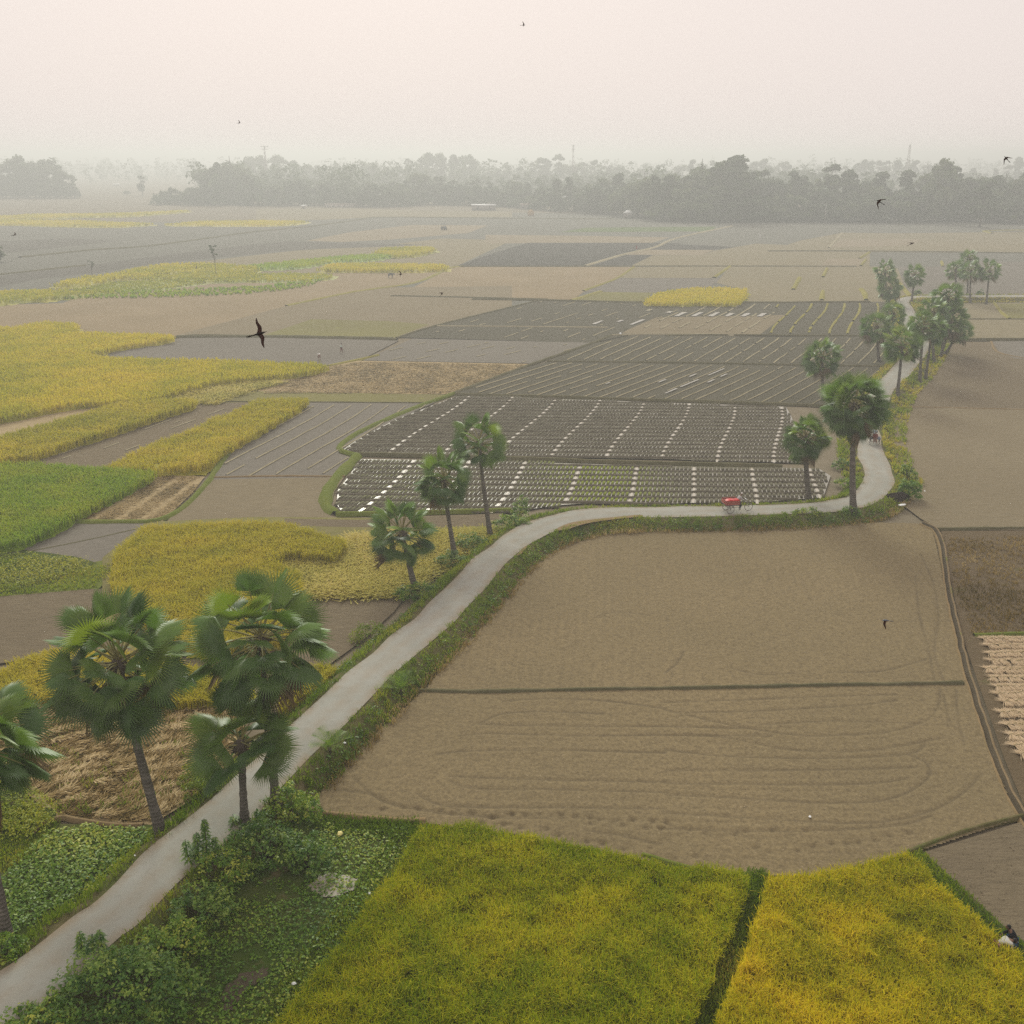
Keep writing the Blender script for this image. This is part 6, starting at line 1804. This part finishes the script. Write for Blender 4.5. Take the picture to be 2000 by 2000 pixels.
def swallow(label, px, py, dist, heading, span, flex, bank, sweep=.5, mat_body="bird", fold=0.0):
    """heading: direction of flight in the picture plane, radians; bank: roll; sweep: how far the wing tips reach back"""
    d = ray(px, py); d = d / np.linalg.norm(d)
    loc = np.array([0, 0, CAMH]) + d * dist
    x = RT * math.cos(heading) + UP * math.sin(heading)
    z = -d - x * (-d @ x); z /= np.linalg.norm(z)
    y = np.cross(z, x)
    z2 = z * math.cos(bank) + y * math.sin(bank); y2 = np.cross(z2, x)
    root = empty("swallow", tuple(loc)); tag(root, label, "bird", "birds gliding over the fields")
    root.rotation_euler = Matrix((x, y2, z2)).transposed().to_euler()
    s = span / 2
    mb = MB()
    mb.tube([(s * .48, 0, 0), (s * .40, 0, .0), (s * .30, 0, 0), (s * .10, 0, -.004), (-s * .18, 0, -.004), (-s * .42, 0, 0)], [.003, s * .035, s * .072, s * .088, s * .062, s * .02], 10)
    mb.build("body", M[mat_body], root, smooth=True)
    mb = MB(); mb.tube([(s * .48, 0, 0), (s * .55, 0, -.002)], [.004, .001], 5); mb.build("bill", M["hair"], root)
    for sg in (-1, 1):
        V, F = [], []
        m_ = 10
        for i in range(m_):
            t = i / (m_ - 1)
            yy = sg * s * (.05 + .95 * t) * (1 - fold * t * .5)
            lead = s * (.22 + .10 * math.sin(math.pi * min(1, t * 1.6)) - sweep * t ** 1.7)
            ch = s * (.30 * (1 - t) ** .75 + .035)
            zz = s * flex * math.sin(t * 1.6) + .003
            V += [(lead, yy, zz), (lead - ch * .5, yy, zz + s * .018 * (1 - t)), (lead - ch, yy, zz - .001), (lead - ch * .5, yy, zz - s * .012 * (1 - t))]
        for i in range(m_ - 1):
            a = i * 4
            for k in range(4): F.append((a + k, a + (k + 1) % 4, a + 4 + (k + 1) % 4, a + 4 + k))
        F += [(0, 1, 2, 3), tuple((m_ - 1) * 4 + k for k in (3, 2, 1, 0))]
        mb = MB(); mb.add(V, F); mb.build("wing", M["bird_wing"], root, smooth=True)
    V = [(-s * .34, -s * .03, .002), (-s * .34, s * .03, .002), (-s * .86, s * .065, 0), (-s * .70, 0, 0), (-s * .86, -s * .065, 0)]
    V2 = [(a, b, c - .004) for a, b, c in V]
    mb = MB(); mb.add(V + V2, [(0, 1, 3), (1, 2, 3), (0, 3, 4), (5, 8, 6), (6, 8, 7), (5, 9, 8), (0, 5, 6, 1), (1, 6, 7, 2), (2, 7, 8, 3), (3, 8, 9, 4), (4, 9, 5, 0)]); mb.build("tail", M[mat_body], root)


swallow("largest bird with spread reddish wings flying over the left fields", 505, 652, 12.0, .27, .35, .10, .25, .06)
swallow("dark bird with swept back wings before the treeline on the right", 1718, 394, 26.0, 2.6, .33, .15, .55, .75)
swallow("dark bird high at the right edge above the treeline", 1966, 310, 30.0, 2.3, .33, .12, .75, .7)
swallow("bird seen edge on, gliding above the right fields like a short dark streak", 1780, 476, 32.0, .45, .34, .10, 1.25, .4)
swallow("bird with one raised dark wing and a blue grey body over the ploughed field", 1731, 1212, 21.0, math.pi - .1, .34, .55, 1.05, .45, "bird_blue")
swallow("tiny pale bird high in the middle of the sky", 1022, 49, 48.0, .1, .34, .3, .9, .3)
swallow("tiny bird low in the sky on the left above the far mast", 467, 240, 60.0, .2, .34, .3, .9, .3)
swallow("small dark bird over the olive plots left of the dark garden", 763 + 100, 574, 40.0, .9, .34, .2, 1.1, .4)
swallow("small dark bird just right of the grey cow", 782, 536, 42.0, .2, .34, .3, .8, .4)
swallow("small dark bird over the hazy plain at the far left", 28, 459, 45.0, .1, .34, .2, 1.1, .4)


# ------------------------------------------------------------------ far sheds, masts, pole, straw stack, tractor
def shed(label, px0, px1, py_base, py_eave, py_top, wall, roof, depth=5.0, hip=False, op=3):
    a, b = G(px0, py_base), G(px1, py_base)
    Y = (a[1] + b[1]) / 2; W = b[0] - a[0]
    he = atY(px0, py_eave, Y)[2]; hr = atY(px0, py_top, Y)[2]
    he = max(1.6, he); hr = max(he + .5, hr)
    root = empty("shed", ((a[0] + b[0]) / 2, Y, 0)); tag(root, label, "shed")
    mb = MB(); mb.box((0, 0, he / 2), (W, depth, he)); mb.build("wall", M[wall], root)
    o = .35; rx = W / 2 - (depth * .35 if hip else -.3)
    V = [(-W / 2 - o, -depth / 2 - o, he - .05), (W / 2 + o, -depth / 2 - o, he - .05), (W / 2 + o, depth / 2 + o, he - .05), (-W / 2 - o, depth / 2 + o, he - .05), (-rx, 0, hr), (rx, 0, hr)]
    mb = MB(); mb.add(V, [(0, 1, 5, 4), (2, 3, 4, 5), (0, 4, 3), (1, 2, 5), (3, 2, 1, 0)]); mb.build("roof", M[roof], root)
    for k in range(op):
        x_ = -W / 2 + W * (k + .5) / op
        mb = MB(); mb.box((x_, -depth / 2 - .01, he * .42), (min(.9, W / op * .4), .06, he * .55)); mb.build("door" if k == op // 2 else "window", M["opening"], root)


shed("small shed with the brightest pale tin roof beneath the treeline", 918, 940, 392, 387, 380, "wall_dark", "tin", 5)
shed("long low shed with a thin pale roof line under the bright roofed shed", 922, 968, 410, 401, 398.5, "wall_dark", "tin", 5, op=2)
shed("long low brown shed among trees right of the bright roofed shed", 1016, 1046, 408, 400, 397, "wall_dark", "rustroof", 5)
shed("narrow tall pale house among the trees, middle of the treeline", 1101, 1111, 402, 386, 381, "wall", "tin", 6, op=2)
shed("long low pinkish building at the foot of the treeline", 1124, 1180, 411, 396, 393, "wall_pink", "rustroof", 6, op=7)
shed("small open hut with a pale domed roof in front of the treeline", 1218, 1236, 426, 416, 410, "wall_dark", "tin", 5, hip=True, op=1)
shed("pale low shed left of centre at the field edge", 540, 566, 401, 397, 394, "wall", "tin", 5, op=2)
shed("tiny white shed right of the pale low shed on the left", 590, 598, 407, 404, 401, "wall", "tin", 4, op=1)
shed("long pale low shed at the foot of the left treeline", 636, 700, 404, 401, 399, "wall", "rustroof", 5, op=6)
shed("pale shed half hidden under trees at the right edge of the photo", 1985, 2004, 436, 424, 416, "wall", "tin", 5, op=2)
shed("tiny bright shed in the far hazy gap on the left", 222, 233, 363, 361, 358.5, "wall", "tin", 6, op=1)


def mast(label, px, py_top, Y, wid, arms):
    t = atY(px, py_top, Y)
    root = empty("lattice_mast", (t[0], Y, 0)); tag(root, label, "mast", "lattice masts on the horizon")
    H = t[2]; mb = MB()
    for sx, sy in ((-1, -1), (1, -1), (1, 1), (-1, 1)): mb.tube([(sx * wid, sy * wid, 0), (sx * wid * .22, sy * wid * .22, H)], .16, 4)
    n_ = 10
    for k in range(n_):
        z0, z1 = H * k / n_, H * (k + 1) / n_
        w0, w1 = wid * (1 - .78 * k / n_), wid * (1 - .78 * (k + 1) / n_)
        for s in (-1, 1):
            mb.tube([(-w0, s * w0, z0), (w1, s * w1, z1)], .08, 3); mb.tube([(w0, s * w0, z0), (-w1, s * w1, z1)], .08, 3)
            mb.tube([(s * w0, -w0, z0), (s * w1, w1, z1)], .08, 3)
    mb.build("tower", M["mast"], root)
    for z_, l in arms:
        mb = MB(); mb.box((0, 0, H * z_), (l, .4, .5)); mb.build("cross_arm", M["mast"], root)


mast("lattice mast with a flat crossbar on top, on the left horizon", 516, 285, 980, 1.6, [(.99, 7.5), (.93, 5)])
mast("slim lattice mast above the middle of the treeline", 1120, 282, 980, 1.5, [(.97, 2.6), (.90, 2.6)])
mast("pointed lattice mast on the right horizon", 1778, 282, 980, 2.0, [(.86, 1.8)])
g_ = G(1610, 437)
root = empty("utility_pole", tuple(g_)); tag(root, "thin pale pole standing at the foot of the right treeline", "pole")
mb = MB(); mb.tube([(0, 0, 0), (0, 0, 9.5)], [.16, .10], 8); mb.build("shaft", M["pole"], root)
mb = MB(); mb.box((0, 0, 9.1), (1.4, .1, .1)); mb.build("cross_arm", M["pole"], root)
g_ = G(1037, 421)
root = empty("straw_stack", tuple(g_)); tag(root, "small tan straw stack standing before the far sheds", "straw stack")
V, F = [], []
pr = [(1.5, 0), (1.9, 1.0), (1.7, 1.9), (1.0, 2.7), (.15, 3.3)]
for r_, z_ in pr:
    for k in range(14): V.append((r_ * math.cos(k * .4488) * (1 + .06 * math.sin(3 * k)), r_ * math.sin(k * .4488), z_))
for i in range(4):
    for k in range(14): F.append((i * 14 + k, i * 14 + (k + 1) % 14, (i + 1) * 14 + (k + 1) % 14, (i + 1) * 14 + k))
F.append(tuple(56 + k for k in range(14)))
mb = MB(); mb.add(V, F); mb.build("stack", M["straw_heap"], root, smooth=True)
mb = MB(); mb.tube([(0, 0, 3.1), (0, 0, 4.0)], .06, 6); mb.build("centre_pole", M["bark"], root)
g_ = G(867, 449)
root = empty("tractor", tuple(g_), -.9); tag(root, "small grey tractor working on the far tan plot", "tractor")
mb = MB(); mb.box((.75, 0, 1.15), (1.5, .75, .7), taper=.9); mb.box((-.3, 0, 1.0), (1.0, .9, .5)); mb.tube([(1.0, .2, 1.5), (1.0, .2, 2.1)], .05, 6); mb.build("body", M["greyblue"], root)
mb = MB()
for sx in (-.75, .25):
    for s in (-1, 1): mb.tube([(sx, s * .55, 1.2), (sx, s * .55, 2.5)], .04, 5)
mb.box((-.25, 0, 2.54), (1.5, 1.4, .08)); mb.build("canopy", M["greyblue"], root)
for s in (-1, 1):
    mb = MB(); mb.ring((0, 0, 0), .55, .20, (0, 1, 0), 20, 8); mb.ball((0, 0, 0), (.4, .1, .4), 10, 6); w_ = mb.build("rear_wheel", M["hair"], root); w_.location = (-.4, s * .75, .75)
    mb = MB(); mb.ring((0, 0, 0), .32, .12, (0, 1, 0), 18, 8); mb.ball((0, 0, 0), (.22, .08, .22), 10, 6); w_ = mb.build("front_wheel", M["hair"], root); w_.location = (1.2, s * .6, .44)

# ------------------------------------------------------------------ straw sheaves drying in rows at the right edge
def sheaf_meshes(seed):
    r_ = np.random.default_rng(seed)
    V, F, T = [], [], []
    for k in range(85):
        u, v = r_.normal(0, .06), r_.normal(0, .05)
        a = np.array([u * 2.4, -.46 + r_.normal(0, .05), .10 + v * .9])
        m_ = np.array([u * .8, .0, .13 + v * .6]); e = np.array([u * 3.2 + r_.normal(0, .05), .42 + r_.normal(0, .08), .05 + abs(v) * .9])
        w = .008
        n0 = len(V)
        for q in (a, m_, e): V += [q - (w, 0, 0), q + (w, 0, .004)]
        F += [(n0, n0 + 1, n0 + 3, n0 + 2), (n0 + 2, n0 + 3, n0 + 5, n0 + 4)]; t_ = np.clip(r_.normal(.72, .18), 0, 1); T += [t_, t_]
    s = mk("stalks", np.array(V), np.array(F), M["sheafblade"], tint=T)
    mb = MB(); mb.ring((0, 0, .12), .10, .014, (0, 1, 0), 12, 5); tt = mb.build("tie", M["petiole"])
    return s, tt


SH = [sheaf_meshes(k) for k in range(4)]
sh_used = set()
SR = [(250, 345), (312, 372), (385, 388), (460, 415), (535, 368), (620, 418), (700, 455), (775, 478), (840, 520), (950, 500), (1065, 560), (1170, 590), (1260, 620), (1340, 690)]
for r_i, (yz, xz) in enumerate(SR):
    x_ = xz + 15
    while x_ < 1010:
        g_ = G(*Z("h7", (x_, yz))[0], 0)
        i = int(rng.integers(4))
        root = empty("straw_sheaf", (g_[0] + rng.normal(0, .03), g_[1] + rng.normal(0, .06), .03), rng.normal(.1, .22)); root.scale = (1.1, 1.0, 1.1)
        tag(root, "pale straw sheaf lying in the rows drying at the right edge", "straw sheaf", "straw sheaves drying in rows")
        for pt in SH[i]:
            c_ = pt.copy() if i in sh_used else pt
            if i in sh_used: COL.objects.link(c_)
            c_.parent = root
        sh_used.add(i)
        x_ += rng.uniform(46, 62)


# ------------------------------------------------------------------ heap and litter
def lump(name, label, cat, loc, size, mat, seed, z=0.0):
    r_ = np.random.default_rng(seed)
    bm = bmesh.new(); bmesh.ops.create_icosphere(bm, subdivisions=3, radius=1)
    for v in bm.verts:
        n_ = mnoise.noise(v.co * 2.2 + Vector((seed, 0, 0))) * .35 + mnoise.noise(v.co * 5 + Vector((0, seed, 0))) * .18
        v.co *= 1 + n_
        v.co.x *= size[0]; v.co.y *= size[1]; v.co.z *= size[2]
    me = bpy.data.meshes.new(name); bm.to_mesh(me); bm.free(); me.materials.append(M[mat])
    o = bpy.data.objects.new(name, me); COL.objects.link(o); o.location = (loc[0], loc[1], z); o.rotation_euler = (0, 0, r_.uniform(0, 6))
    return tag(o, label, cat)


lump("compost_heap", "black heap of compost beside the bright bush at the sharp bend", "heap", gp(1747, 972, .6), (1.7, .6, .45), "compost", 3, .55)
for label, px, py, sz, mt, z_ in [("white plastic sheet lying on the slope below the black heap", 1762, 986, (.55, .25, .10), "plastic_white", .45),
                                  ("small white scrap lying on the lower ploughed field", 1582, 1595, (.10, .08, .05), "plastic_white", .12),
                                  ("crumpled yellow bag lying in the weeds above the pale puddle", 664, 1628, (.20, .16, .12), "plastic_yellow", .25),
                                  ("white scrap on the grass between hollow and near rice", 574, 1921, (.13, .10, .07), "plastic_white", .15),
                                  ("white scrap beside the grass right of the pale puddle", 722, 1745, (.08, .07, .05), "plastic_white", .15),
                                  ("white scrap on the bank above the ploughed field, near the lower young palm", 673, 1451, (.12, .09, .06), "plastic_white", .6),
                                  ("small white scrap at the road edge near the creeper plot", 263, 1671, (.07, .06, .04), "plastic_white", .8),
                                  ("pale scrap lying on the brown field right of the bright bush", 1806, 959, (.18, .1, .05), "plastic_white", .05),
                                  ("white scrap at the seam of the two garden blocks' dark path end", 1212, 652, (.5, .3, .3), "plastic_white", .2)]:
    sz = tuple(.72 * v for v in sz)
    lump("plastic_scrap", label, "litter", G(px, py, z_), sz, mt, int(px), z_)
